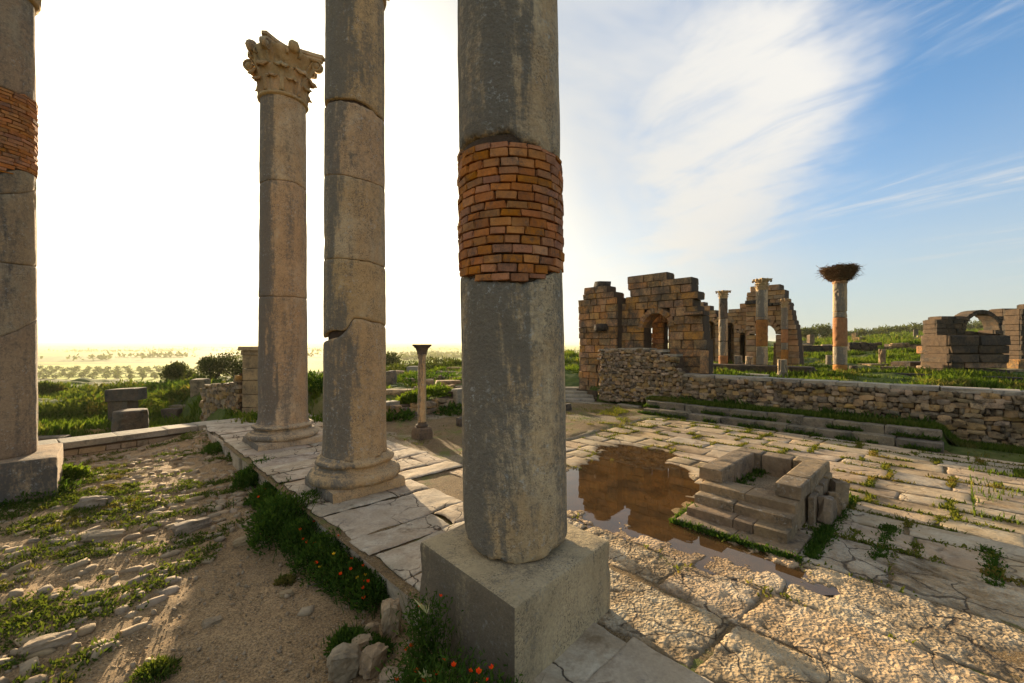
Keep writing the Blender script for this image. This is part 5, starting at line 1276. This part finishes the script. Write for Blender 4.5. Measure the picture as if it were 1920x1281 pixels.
for i, (px, py, y) in enumerate(DP):
    x = (px - 960) / FPX * y; tall = i in (0, 7, 9); s = (.5, .5, 1.5) if tall else (rr.uniform(.7, 1.8), .7, rr.uniform(.4, .9))
    lone('%s %s' % (['tall thin', 'squat dark', 'broad grey', 'pale low', 'small square', 'long flat', 'rounded grey', 'narrow upright', 'low dark', 'lone post like', 'little pale', 'humped dark', 'wide flat', 'sunlit small', 'far greyish'][i] + ' ruin stone', DW[0 if i in (0, 4, 14) else 1 if px < 1560 else 3 if i < 9 else 4]), px, py, float(terr(x, y)) - .05, s, M_rub if i % 3 else M_old, 700 + i, y=y, rz=rr.uniform(0, 1), group='distant ruin stones on the right hillside')
# ------------------------------------------------------------------ vegetation
def basis(d, rng):
    d = d / np.linalg.norm(d, axis=1)[:, None]; r = rng.normal(size=d.shape); u = np.cross(d, r); u /= np.linalg.norm(u, axis=1)[:, None] + 1e-9; return d, u, np.cross(d, u)
def leaf_quads(P, L, Wd, rng, up=.3, bias=None):
    """a pointed four-cornered leaf at every point"""
    n = len(P); d = rng.normal(size=(n, 3)); d[:, 2] = np.abs(d[:, 2]) * .8 + up
    if bias is not None: d = d + bias
    d, u, v = basis(d, rng); L = np.asarray(L).reshape(-1, 1) * np.clip(rng.lognormal(-.08, .42, (n, 1)), .35, 2.3); Wd = np.asarray(Wd).reshape(-1, 1) * rng.uniform(.7, 1.2, (n, 1))
    V = np.stack([P, P + d * L * .5 + u * Wd * .5, P + d * L + v * L * .15, P + d * L * .5 - u * Wd * .5], 1).reshape(-1, 3)
    return V, np.arange(4 * n).reshape(-1, 4)
def blades(P, H, Wd, rng, lean=.35):
    n = len(P); a = rng.uniform(0, 6.283, n); H = np.asarray(H) * rng.uniform(.5, 1.25, n); Wd = np.asarray(Wd) * rng.uniform(.7, 1.3, n)
    s = np.stack([np.cos(a), np.sin(a), np.zeros(n)], 1) * Wd[:, None] / 2; b = rng.uniform(0, 6.283, n); l = rng.uniform(0, lean * 1.6, n) * H
    t = np.stack([np.cos(b) * l, np.sin(b) * l, H], 1); m = t * np.array([.35, .35, .6])
    V = np.stack([P - s, P + s, P + m + s * .6, P + m - s * .6, P + t], 1).reshape(-1, 3); k = np.arange(n)[:, None] * 5
    F = np.concatenate([k + [0, 1, 2], k + [0, 2, 3], k + [3, 2, 4]], 0); return V, F
def stuff(name, VF, mat, label=None, cat=None, parent=None):
    o = obj(name, VF[0], VF[1], mat, parent); o['kind'] = 'stuff'
    if label: o['label'] = label
    if cat: o['category'] = cat
    return o
rng = np.random.default_rng(5)
# green hillside at left and terraces: mounded grass
def hill_grass(name, label, n, prange, yr, size, seed, keep=None, mat=None, clump=9):
    g = np.random.default_rng(seed); p = g.uniform(*prange, n); y = yr[0] * (yr[1] / yr[0]) ** g.random(n) ; x = p / FPX * y
    m = fbm(x * .7, y * .7, 0, 200 + seed, 4, .6); ok = m > -.12
    if keep is not None: ok &= keep(x, y)
    x, y, m = x[ok], y[ok], m[ok]; k = len(x)
    x = np.repeat(x, clump) + g.normal(0, .13, k * clump); y = np.repeat(y, clump) + g.normal(0, .13, k * clump); m = np.repeat(m, clump)
    z = terr(x, y) - .02; P = np.stack([x, y, z], 1)
    sc_ = size * (1 + np.clip(m, 0, 1) * 1.6) * (1 + y / 60); stuff(name, blades(P, sc_, sc_ * .24, g, .5), mat or M_grass, label, 'grass')
def kl(x, y):
    a, b = toab(x, y); return (b > 12.75) | (a > 2.6) & (b > 10.35) & (a < 11.8)
hill_grass('grass', 'lush sunlit grass on the slope beyond the low wall at left', 14000, (-1200, -250), (10.5, 34), .13, 1, kl)
hill_grass('grass', 'green weeds and grass on the ruined terraces behind the path', 6500, (-260, 135), (10.4, 34), .10, 2, lambda x, y: kl(x, y) & (toab(x, y)[0] > 3.5))
hill_grass('grass', 'turf among the standing columns behind the rubble wall', 9000, (330, 1000), (11.5, 40), .085, 3, lambda x, y: toab(x, y)[0] > 12.7)
hill_grass('grass', 'rough brownish meadow on the right hillside', 5000, (500, 1000), (38, 120), .16, 4, None)
hill_grass('grass', 'turf right and behind at the foot of the long wall', 300, (950, 1100), (8, 12), .06, 6, lambda x, y: toab(x, y)[0] > 12.7)
# leafy mounds on the left slope
def mound(label, px, py, y, w, h, mat=M_weed, n=900, leaf=.11, nm='leafy_mound', seed=0, group=None, zb=None, cat='weeds', wide=None, fl=0, rz=0.0):
    g = np.random.default_rng(seed + 900); x = (px - 960) / FPX * y if py is None or y is not None else 0
    z = float(terr(x, y)) if zb is None else zb
    t = thing(nm, label, cat, (x, y, z), rz, group); wy = wide or w
    d = g.normal(size=(n, 3)); d /= np.linalg.norm(d, axis=1)[:, None]; d[:, 2] = np.abs(d[:, 2]); r = g.random(n) ** .3
    lump = 1 + .28 * fbm(d[:, 0] * 2.2, d[:, 1] * 2.2, d[:, 2] * 2.2, seed, 3)
    P = d * (r * lump)[:, None] * np.array([w, wy, h]); V, F = leaf_quads(P, leaf, leaf * .5, g, .5, d * 1.1)
    obj('foliage', V, F, mat, t)['kind'] = 'stuff'
    st = blades(np.stack([g.normal(0, w * .45, 130), g.normal(0, wy * .45, 130), np.zeros(130)], 1), h * 1.05, .007 + .1 * leaf, g); obj('stems', st[0], st[1], M_stem, t)['kind'] = 'stuff'
    if fl:
        up_ = np.where(P[:, 2] > h * .45)[0]; Pt = P[g.choice(up_, fl, replace=False)] * np.array([.95, .95, 1.05])
        for i, q in enumerate(Pt): flower(t, (q[0], q[1], q[2] + .02), .03 if leaf < .1 else .06, [M_red, M_yel][i % 5 == 4])
    return t
FLM = {}
def flower(parent, loc, s, mat):
    if mat.name not in FLM:
        V, F = [], []
        for k in range(5):
            a = k * 1.2566; ca, sa = math.cos(a), math.sin(a); b = len(V)
            V += [(0, 0, 0), (ca * .35 - sa * .3, sa * .35 + ca * .3, .35), (ca * .55, sa * .55, .7), (ca * .35 + sa * .3, sa * .35 - ca * .3, .35)]; F.append((b, b + 1, b + 2, b + 3))
        FLM[mat.name] = mesh_np('flower', V, F, mat)
    link('flower', FLM[mat.name], parent, loc, (random.uniform(-.5, .5), random.uniform(-.5, .5), random.uniform(0, 6)), (s, s, s))
ML = ['big dark mound of weeds behind the squat pillar at left', 'low leafy mound right of the broken pillars at left', 'dark scrub hump on the brow of the left slope', 'scrubby hump close behind the left pedestal column', 'leafy hump on the brow below the round olive tree', 'dark weeds midway down the left slope', 'small hump of weeds before the rubble wall at left', 'long low scrub line at the brow of the left slope', 'scrub hump between the two left olive trees']
for i, (px, y, w, h) in enumerate([(190, 17, 2.0, .75), (300, 22, 2.2, .7), (230, 27, 2.2, .8), (95, 28, .9, .7), (300, 30, 2.3, .7), (110, 16, 1.3, .5), (360, 19, 1.2, .5), (350, 28, 3.0, .9), (370, 32, 1.6, .8)]):
    mound(ML[i], px, None, y, w, h, [M_gweed, M_weed, M_gweed][i % 3], 1300, .13 + y * .004, seed=i)
# bushes by the terraces
ML = ['dark bush against the low broken wall by the foreground column', 'yellow green weeds on the low wall right of the thin column', 'dark weeds at the foot of the low wall left of the thin column', 'sunlit weeds on the low wall just left of the thin column', 'scrub on the terrace skyline near the foreground column', 'dark scrub row on the skyline right of the second column', 'weeds in the gap between the leafy column and the second column', 'dark scrub on the middle terrace']
for i, (px, y, w, h, zb, mt) in enumerate([(850, 12.0, .8, .22, 0, M_weed), (818, 12.6, .6, .22, .4, M_grass), (728, 10.8, .6, .22, -.02, M_weed), (774, 11.6, .35, .2, .33, M_grass), (835, 30, 2.6, .6, None, M_bush), (760, 29, 2.2, .7, None, M_bush), (590, 12.5, .6, .5, None, M_weed), (800, 19, 1.6, .35, None, M_weed)]):
    mound(ML[i], px, None, y, w, h, mt, 900, .06 + y * .004, seed=20 + i, zb=zb)

# --- weeds along the left kerb of the walkway, with small flowers
KL = [(476, 850, .30, .24, 'yellow green weeds with orange flowers at the far kerb, nearest the leafy column', M_gweed, 3), (425, 838, .30, .14, 'dark weeds on the rubble where the low wall meets the walkway', M_weed, 0), (494, 895, .26, .22, 'low reddish flowered weeds by the kerb below the leafy column', M_weed, 4), (516, 930, .26, .22, 'low dark weeds by the kerb just above the biggest weed bush', M_weed, 3),
      (540, 985, .30, .34, 'largest bushy weed on the kerb beside the second column', M_weed, 1), (575, 1005, .24, .24, 'dense weeds right behind the largest weed bush, touching the second column base', M_weed, 2), (610, 1035, .24, .20, 'flowering weeds halfway down the near kerb', M_weed, 5), (645, 1060, .22, .18, 'dark weeds along the kerb with several small red flowers', M_weed, 6), (680, 1085, .20, .17, 'dense low weeds near the kerb end', M_weed, 4), (712, 1105, .17, .15, 'last clump of kerb weeds before the walkway corner', M_weed, 4)]
for i, (px, py, w, h, lb, mt, fl) in enumerate(KL):
    w *= 1.2; h *= 1.05; fl = int(fl * 1.8)
    x, y, _ = G(px, py, -.22); g = np.random.default_rng(i)
    t = mound(lb, px, None, y, w, h, mt, 5200 if h > .2 else 3400, .034 if y < 5 else .045, 'kerb_weeds', 40 + i, 'weeds along the kerb of the walkway', zb=-.26, cat='weeds', wide=w * 1.5, fl=fl)
mound('sunlit grass tuft at the right foot of the left pedestal', 122, None, 6.9, .26, .24, M_grass, 1500, .07, 'grass_tuft', 61, zb=-.33, cat='grass tuft', fl=2)
mound('dark leafy weeds along the bottom of the left pedestal', 50, None, 6.2, .55, .22, M_weed, 2200, .05, 'dark_weeds', 62, zb=-.33, wide=.45)
mound('low green weeds round the pale rocks at the lower edge', 655, None, 3.05, .16, .09, M_weed, 1500, .03, 'low_weeds', 63, zb=-.24)
mound('small weeds under the white chip of rock', 705, None, 3.0, .10, .07, M_weed, 700, .03, 'low_weeds', 64, zb=-.24)
mound('tiny green tuft beside the whitish stone on bare earth', 535, None, 3.95, .09, .04, M_gweed, 350, .028, 'low_weeds', 65, zb=-.28)
mound('green tuft at the bottom edge on the bare earth', 290, None, 2.85, .13, .06, M_gweed, 700, .028, 'low_weeds', 66, zb=-.28)
mound('flowering yellow weed beside the marker stone', 1245, None, 13.6, .30, .16, M_grass, 500, .08, 'low_weeds', 67, zb=.12, fl=4)

# --- scarlet flowers in front of the pedestal
def poppies():
    g = np.random.default_rng(9); rr = random.Random(9)
    names = ['tall flowering weed climbing the left corner of the foreground pedestal', 'scarlet flowered weed in front of the pedestal, leftmost of the group', 'scarlet flowered weed low at the bottom edge, second from the left', 'scarlet flowered weed in the middle before the pedestal', 'scarlet flowered weed right of the middle before the pedestal', 'scarlet flowered weed below the front corner of the pedestal', 'broad leaved plant at the right foot of the pedestal corner']
    spots = [(-.54, 2.66, .62, .12), (-.50, 2.46, .40, .16), (-.40, 2.20, .40, .16), (-.28, 2.20, .58, .15), (-.14, 2.16, .50, .14), (-.02, 2.12, .46, .13), (.08, 2.16, .30, .10)]
    for i, (x, y, h, w) in enumerate(spots):
        zb = -.30; t = thing('flowering_weed', names[i], 'wildflowers', (x, y, zb), 0, 'scarlet flowers before the pedestal')
        n = 3600; P = np.stack([g.normal(0, w * .6, n), g.normal(0, w * .45, n), g.random(n) ** 1.9 * h], 1); V, F = leaf_quads(P, .030, .012, g, .5); obj('foliage', V, F, M_weed, t)['kind'] = 'stuff'
        nb = 60; B = np.stack([g.normal(0, w * .5, nb), g.normal(0, w * .35, nb), np.zeros(nb)], 1); V, F = blades(B, h * 1.0, .008, g, .25); obj('blades', V, F, M_stem, t)['kind'] = 'stuff'
        if i == 6:
            P = np.stack([g.normal(0, .03, 16), g.normal(0, .03, 16), g.random(16) * .2 + .05], 1); V, F = leaf_quads(P, .16, .07, g, .8); obj('broad_leaf', V, F, M_weed, t)
        nf = [4, 9, 9, 10, 9, 9, 3][i]
        for k in range(nf):
            fx, fy, fz = rr.gauss(0, w * .7), -abs(rr.gauss(w * .25, w * .4)), h * rr.uniform(.5, 1.15)
            flower(t, (fx, fy, fz), rr.uniform(.022, .032), M_red)
            V, F = blades(np.array([[fx * .4, fy * .4, 0]]), fz * 1.0, .004, g, 0); 
            k0 = np.array([[fx * .5, fy * .5, 0], [fx * .5 + .003, fy * .5, 0], [fx + .0015, fy, fz + .004], [fx - .0015, fy, fz + .004]]); obj('stalk', k0, [(0, 1, 2, 3)], M_stem, t)
        if i in (0, 1):
            P = np.array([[0.02, -.08, h * (.98 if i == 0 else .92)]] * 14) + g.normal(0, .008, (14, 3)); V, F = leaf_quads(P, .05, .014, g, 1.4); obj('seed_head', V, F, M_pale, t)
poppies()

# --- low clover between cobbles
def clover():
    g = np.random.default_rng(12); n = 60000; a = g.uniform(-6.5, 1.7, n); b = g.uniform(2.3, 12, n); x = a * VA[0] + b * UB[0]; y = a * VA[1] + b * UB[1]
    m = fbm(a * 1.1, b * 3.2, 0, 300, 4, .65) + .25 * fbm(x * .6, y * .6, 0, 310, 2)
    d = dpoly(x, y, DIRTP); thr = np.where(d > .05, .18, 1.15) + .55 * sm(.9, 0, np.abs(d)) * (d < .05)
    # richest along the lower left, at the edge of the bare earth
    rich = sm(.9, .0, np.abs(dpoly(x, y, [G(*q, -.27)[:2] for q in [(0, 1180), (180, 1090), (330, 1030), (330, 1090), (250, 1190), (150, 1281), (0, 1281)]])) )
    ok = (m > thr - .30 * rich) & (y > .9) & (np.abs(x) < 1.6 * y + .8); x, y = x[ok], y[ok]; k = 5
    x = np.repeat(x, k) + g.normal(0, .022, len(x) * k); y = np.repeat(y, k) + g.normal(0, .022, len(y) * k)
    P = np.stack([x, y, cobz(x, y) + g.uniform(-.005, .03, len(x))], 1); V, F = leaf_quads(P, .032, .018, g, .4); stuff('clover', (V, F), M_gweed, 'low green weeds creeping between the cobbles', 'weeds'); print('clover', len(x))
clover()
# --- weeds in the joints of the far paving, round the basin, along the steps
def joints():
    g = np.random.default_rng(14); PS = []
    for (a, b, w, l) in quads:
        if a < 5.0: dens = .10
        elif b < 1.2: dens = .6
        elif a > 8: dens = .5
        else: dens = .2
        for (p0, p1) in (((a, b), (a + w, b)), ((a, b), (a, b + l))):
            L_ = math.hypot(p1[0] - p0[0], p1[1] - p0[1]); cross = p0[0] != p1[0]
            k = int(L_ * 240 * dens * (1.5 if cross and a > 7 else 1)); t = g.random(k); A = p0[0] + (p1[0] - p0[0]) * t; Bv = p0[1] + (p1[1] - p0[1]) * t
            m = fbm(A * 2.2, Bv * 2.2, 0, 320, 3, .6); ok = m > (.25 if dens < .5 else -.02); A, Bv = A[ok] + g.normal(0, .022, ok.sum()), Bv[ok] + g.normal(0, .022, ok.sum()); PS.append(np.stack([A, Bv], 1))
    PS = np.concatenate(PS); A, Bv = PS[:, 0], PS[:, 1]; x = A * VA[0] + Bv * UB[0]; y = A * VA[1] + Bv * UB[1]; ok = pudz(x, y) > -.012; x, y = x[ok], y[ok]
    k = 3; x = np.repeat(x, k) + g.normal(0, .014, len(x) * k); y = np.repeat(y, k) + g.normal(0, .014, len(y) * k); P = np.stack([x, y, np.full_like(x, -.01)], 1)
    stuff('joint_weeds', leaf_quads(P, .032, .018, g, .7), M_moss, 'yellowish weeds growing in the joints of the paving', 'weeds'); print('joint weeds', len(x))
    def scatter(nm, lb, n, fa, h, mat, w=.3, kind='b', z=0.0, thr=-9, s=0):
        A, Bv = fa(g, n); x = A * VA[0] + Bv * UB[0]; y = A * VA[1] + Bv * UB[1]; m = fbm(x * 1.6, y * 1.6, 0, 330 + s, 3, .6); ok = m > thr; x, y = x[ok], y[ok]
        zz = z(x, y) if callable(z) else np.full_like(x, z); P = np.stack([x, y, zz], 1)
        stuff(nm, leaf_quads(P, h, h * w, g, .9) if kind == 'l' else blades(P, h, h * w, g), mat, lb, 'weeds')
    def rect(a0, a1, b0, b1): return lambda g, n: (g.uniform(a0, a1, n), g.uniform(b0, b1, n))
    def ring(g, n):
        t = g.random(n); A = np.where(t < .55, 4.49 + g.normal(0, .025, n), 4.6 + g.random(n) * .9); Bv = np.where(t < .55, .95 + g.random(n) * 1.2, np.where(t < .75, 2.13, .92) + g.normal(0, .03, n)); return A, Bv
    scatter('moss_fringe', 'bright green weed fringe round the foot of the basin steps', 5200, ring, .036, M_weed, .5, 'l', -.01)
    scatter('moss_fringe', 'dark weeds growing along the right foot of the stone basin', 1900, lambda g, n: (g.uniform(4.6, 6.9, n), g.normal(.92, .045, n)), .035, M_weed, .5, 'l', -.01, s=1)
    scatter('basin_weeds', 'weeds inside the basin along its walls', 1500, lambda g, n: (np.where(g.random(n) < .5, g.uniform(5.3, 6.4, n), 6.38 + g.normal(0, .03, n)), np.where(g.random(n) < .5, 1.82 + g.normal(0, .05, n), 1.35 + g.normal(0, .05, n))), .05, M_weed, .4, 'l', .21)
    scatter('step_weeds', 'thin weeds on the treads of the basin steps', 500, lambda g, n: (g.choice([4.91, 5.04, 4.75], n) + g.normal(0, .01, n), g.uniform(1.1, 2.0, n)), .04, M_weed, .4, 'l', .12, .0, 2)
    scatter('strip_grass', 'grass on the bank between the long steps and the wall', 26000, rect(11.3, 11.9, -4.5, 6.2), .10, M_grass, .18, 'b', lambda x, y: .285 * sm(-.1, .25, toab(x, y)[1]) + .04)
    scatter('wall_weeds', 'dark weeds growing at the foot of the rubble wall', 7000, lambda g, n: (g.uniform(11.55, 11.85, n), g.uniform(.3, 5.6, n)), .13, M_weed, .35, 'l', lambda x, y: np.full_like(x, .31), .05, 3)
    scatter('step_grass', 'weeds growing along the foot and tread of the long steps', 9000, lambda g, n: (np.where(g.random(n) < .5, 10.76, 11.08) + g.normal(0, .025, n), g.uniform(.2, 6.1, n)), .07, M_weed, .35, 'l', lambda x, y: np.where(toab(x, y)[0] > 10.95, .155, 0.0), -.1, 4)
    scatter('court_grass', 'green grass creeping over the paving from the right', 14000, lambda g, n: (g.uniform(7.0, 11.4, n), np.minimum(-.15 + .0 * n, g.normal(-1.7, .7, n))), .07, M_grass, .22, 'b', 0.0, -.10, 5)
    scatter('path_grass', 'thin grass along the edge of the earth path', 9000, lambda g, n: (g.uniform(8.2, 11.5, n), g.normal(6.3, .55, n)), .05, M_moss, .25, 'b', 0.02, .05, 6)
    scatter('path_grass', 'moss and short grass patches on the trodden path by the thin column', 9000, rect(4.3, 11.5, 5.8, 9.9), .035, M_gweed, .35, 'l', 0.012, .28, 7)
    # the weed filled square cut in the paving right of the basin
    scatter('weed_square', 'dark weeds outlining a sunken square in the shaded paving', 3600, lambda g, n: (np.where(g.random(n) < .6, g.choice([5.05, 5.95], n) + g.normal(0, .05, n), g.uniform(5.05, 5.95, n)), np.where(g.random(n) < .6, 0, 0) + g.choice([.48, -.22], n) + g.normal(0, .035, n)), .028, M_weed, .6, 'l', -.012, -.5, 8)
joints()

# --- trees
def tree(name, label, x, y, z, R, H, n, leaf, mat, seed, group=None, trunk=.3, cat='tree', lobes=7):
    g = np.random.default_rng(seed); t = thing(name, label, cat, (x, y, z), 0, group); r = random.Random(seed)
    th = H * trunk; C = np.array([[r.gauss(0, R * .42), r.gauss(0, R * .42), th + (H - th) * r.uniform(.25, .72)] for _ in range(lobes)]); Rl = np.array([R * r.uniform(.42, .62) for _ in range(lobes)])
    i = g.integers(0, lobes, n); d = g.normal(size=(n, 3)); d /= np.linalg.norm(d, axis=1)[:, None]; rr_ = Rl[i] * g.random(n) ** .35 * (1 + .2 * fbm(d[:, 0] * 3 + i, d[:, 1] * 3, d[:, 2] * 3, seed, 3))
    P = C[i] + d * rr_[:, None] * np.array([1, 1, .85]); V, F = leaf_quads(P, leaf, leaf * .55, g, .0, d * .8); obj('crown', V, F, mat, t)
    def limb(p0, p1, r0, r1):
        p0, p1 = np.array(p0, float), np.array(p1, float); d = p1 - p0; u = np.cross(d, [.2, 1, .1]); u /= np.linalg.norm(u); v = np.cross(d, u); v /= np.linalg.norm(v); V = []
        for p, q in ((p0, r0), ((p0 + p1) / 2 + np.array([r.gauss(0, .05), r.gauss(0, .05), 0]) * H * .3, (r0 + r1) / 2), (p1, r1)):
            for k in range(6): V.append(p + q * (math.cos(k * 1.047) * u + math.sin(k * 1.047) * v))
        F = [(i * 6 + k, i * 6 + (k + 1) % 6, i * 6 + 6 + (k + 1) % 6, i * 6 + 6 + k) for i in range(2) for k in range(6)]; return np.array(V), F
    VS, FS, off = [], [], 0
    segs = [((0, 0, -.3), (0, 0, th), R * .11, R * .075)] + [((0, 0, th * .9), tuple(c), R * .06, R * .015) for c in C]
    for s in segs:
        V, F = limb(*s); VS.append(V); FS += [tuple(off + k for k in f) for f in F]; off += len(V)
    obj('trunk', np.concatenate(VS), FS, M_trunk, t); return t
for i, (px, y, R, H, n, lb) in enumerate([(320, 33, 1.15, 2.05, 2600, 'small round dark olive tree on the brow of the left slope'), (398, 34, 1.5, 2.5, 3200, 'largest dark olive tree on the brow, left of the ochre pillar'), (445, 35, 1.5, 2.5, 2800, 'spreading olive tree just left of the ochre pillar'), (345, 38, .9, 1.3, 1200, 'low scrubby tree between the two dark olive trees')]):
    x = (px - 960) / FPX * y; tree('olive_tree', lb, x, y, float(terr(x, y)) - .1, R, H, n, .17, M_bush, 20 + i, 'dark olive trees on the brow at left', .12)
x = (722 - 960) / FPX * 60; tree('olive_tree', 'hazy tree just right of the second column, down the slope', x, 60, float(terr(x, 60)) - .2, 2.6, 5.6, 1600, .4, M_bush, 31, None, .2)
rr = random.Random(6)
TL = ['leftmost small tree beyond the gable wall', 'second small tree beyond the gable wall', 'taller round tree left of the nest column', 'roundest tree of the group left of the nest column', 'low tree right behind the gable wall end', 'small dark tree close to the nest column on its left']
for i, (px, y, R, H) in enumerate([(1508, 95, 1.6, 2.6), (1518, 95, 1.5, 2.8), (1529, 98, 2.1, 3.8), (1545, 98, 2.1, 3.9), (1500, 100, 1.6, 2.4), (1556, 100, 1.4, 2.2)]):
    x = (px - 960) / FPX * y; tree('round_tree', TL[i], x, y, float(terr(x, y)), R, H, 700, .5, M_farv, 50 + i, 'small trees on the right hillside', .18)
for i in range(26):
    px = 1580 + i * 12.5 + rr.uniform(-3, 3); y = 128 + rr.uniform(-4, 4); x = (px - 960) / FPX * y
    tree('hedge_tree', 'low olive tree in the dark row along the crest of the right hill', x, y, float(terr(x, y)) - .3, 1.9 + rr.random() * .7, 2.0 + rr.random() * .8, 320, .7, M_farv, 80 + i, 'tree row along the crest of the right hill', .12, lobes=4)
# olive grove on the plain
k = 0
for r_ in range(4):
    y = [305, 335, 370, 410][r_]
    for j in range(30):
        px = 60 + j * (23 - r_ * 1.5) + (r_ % 2) * 13 + rr.uniform(-2, 2); 
        if px > 560: continue
        x = (px - 960) / FPX * y; z = float(terr(x, y))
        tree('grove_tree', 'olive tree standing in the rows of the grove down on the plain', x, y, z - .4, 2.3 + rr.random() * .6, 3.4 + rr.random() * .8, 150, 1.2, M_farv, 200 + k, 'olive grove rows on the plain', .1, lobes=4); k += 1
# far hedges and woods on the plain read as dark lines
def far_wood():
    g = np.random.default_rng(40); PS = []
    for (p0, p1, y, n, dy) in ((-900, -430, 640, 1600, 14), (-760, -280, 800, 1500, 9), (-330, -60, 620, 1500, 25), (-230, -40, 900, 900, 30), (-880, -300, 1300, 1200, 25), (-900, 150, 2300, 1500, 30), (-700, 150, 1700, 1500, 20), (-900, -100, 3400, 1600, 60), (-250, 150, 1100, 900, 15), (90, 140, 700, 300, 25)):
        p = g.uniform(p0, p1, n); yy = y + g.normal(0, dy, n) + (p - p0) * .08; x = p / FPX * yy; m = fbm(x * .012, yy * .02, 0, 350, 3); ok = (m > .05) & (g.random(n) < .7); x, yy = x[ok], yy[ok]
        s = np.where(y < 300, .8, 5.5); z = terr(x, yy, False) + g.random(len(x)) * s; V, F = leaf_quads(np.stack([x, yy, z], 1), 5.5 if y > 300 else 1.2, 4.5 if y > 300 else 1.0, g, .2); PS.append((V, F))
    off = 0; VS, FS = [], []
    for V, F in PS: VS.append(V); FS.append(F + off); off += len(V)
    stuff('far_woods', (np.concatenate(VS), np.concatenate(FS)), M_farv, 'hedges and woods in dark lines across the hazy plain', 'woods')
far_wood()
# dry twig on the bare earth
x, y, _ = G(600, 1105, -.26); V = [(-.12, .02, 0), (-.12, .02, .008), (-.02, .03, .02), (-.02, .03, .03), (.05, -.02, .012), (.05, -.02, .022), (.12, -.01, .004), (.12, -.01, .01)]
V += [(a, b + .01, c) for a, b, c in V]; F = [(0, 2, 3, 1), (2, 4, 5, 3), (4, 6, 7, 5), (8, 9, 11, 10), (10, 11, 13, 12), (12, 13, 15, 14), (1, 3, 11, 9), (3, 5, 13, 11), (5, 7, 15, 13)]
tag(obj('dry_twig', V, F, M_trunk, loc=(x, y, -.25)), 'thin crooked dry twig lying on the bare earth near the kerb weeds', 'twig')
# ------------------------------------------------------------------ air
def haze():
    x0, x1, y0, y1, z0, z1 = -15500, 15500, -2000, 19500, -26, 12.5
    x0, x1, y0, y1 = -21000, 21000, -21000, 21000
    V = [(x, y, z) for z in (z0, z1) for x, y in ((x0, y0), (x1, y0), (x1, y1), (x0, y1))]; F = [(3, 2, 1, 0), (4, 5, 6, 7), (0, 1, 5, 4), (1, 2, 6, 5), (2, 3, 7, 6), (3, 0, 4, 7)]
    m = bpy.data.materials.new('valley_air'); m.use_nodes = True; k = NT(m.node_tree); k.N.clear()
    v = k.n('ShaderNodeVolumePrincipled', {'Color': (.86, .85, .60, 1), 'Density': .00025, 'Anisotropy': .2}); k.L.new(v.outputs[0], k.n('ShaderNodeOutputMaterial').inputs['Volume'])
    tag(obj('haze', V, F, m), 'thin golden haze over the valley', kind='stuff')
if HAZE: haze()
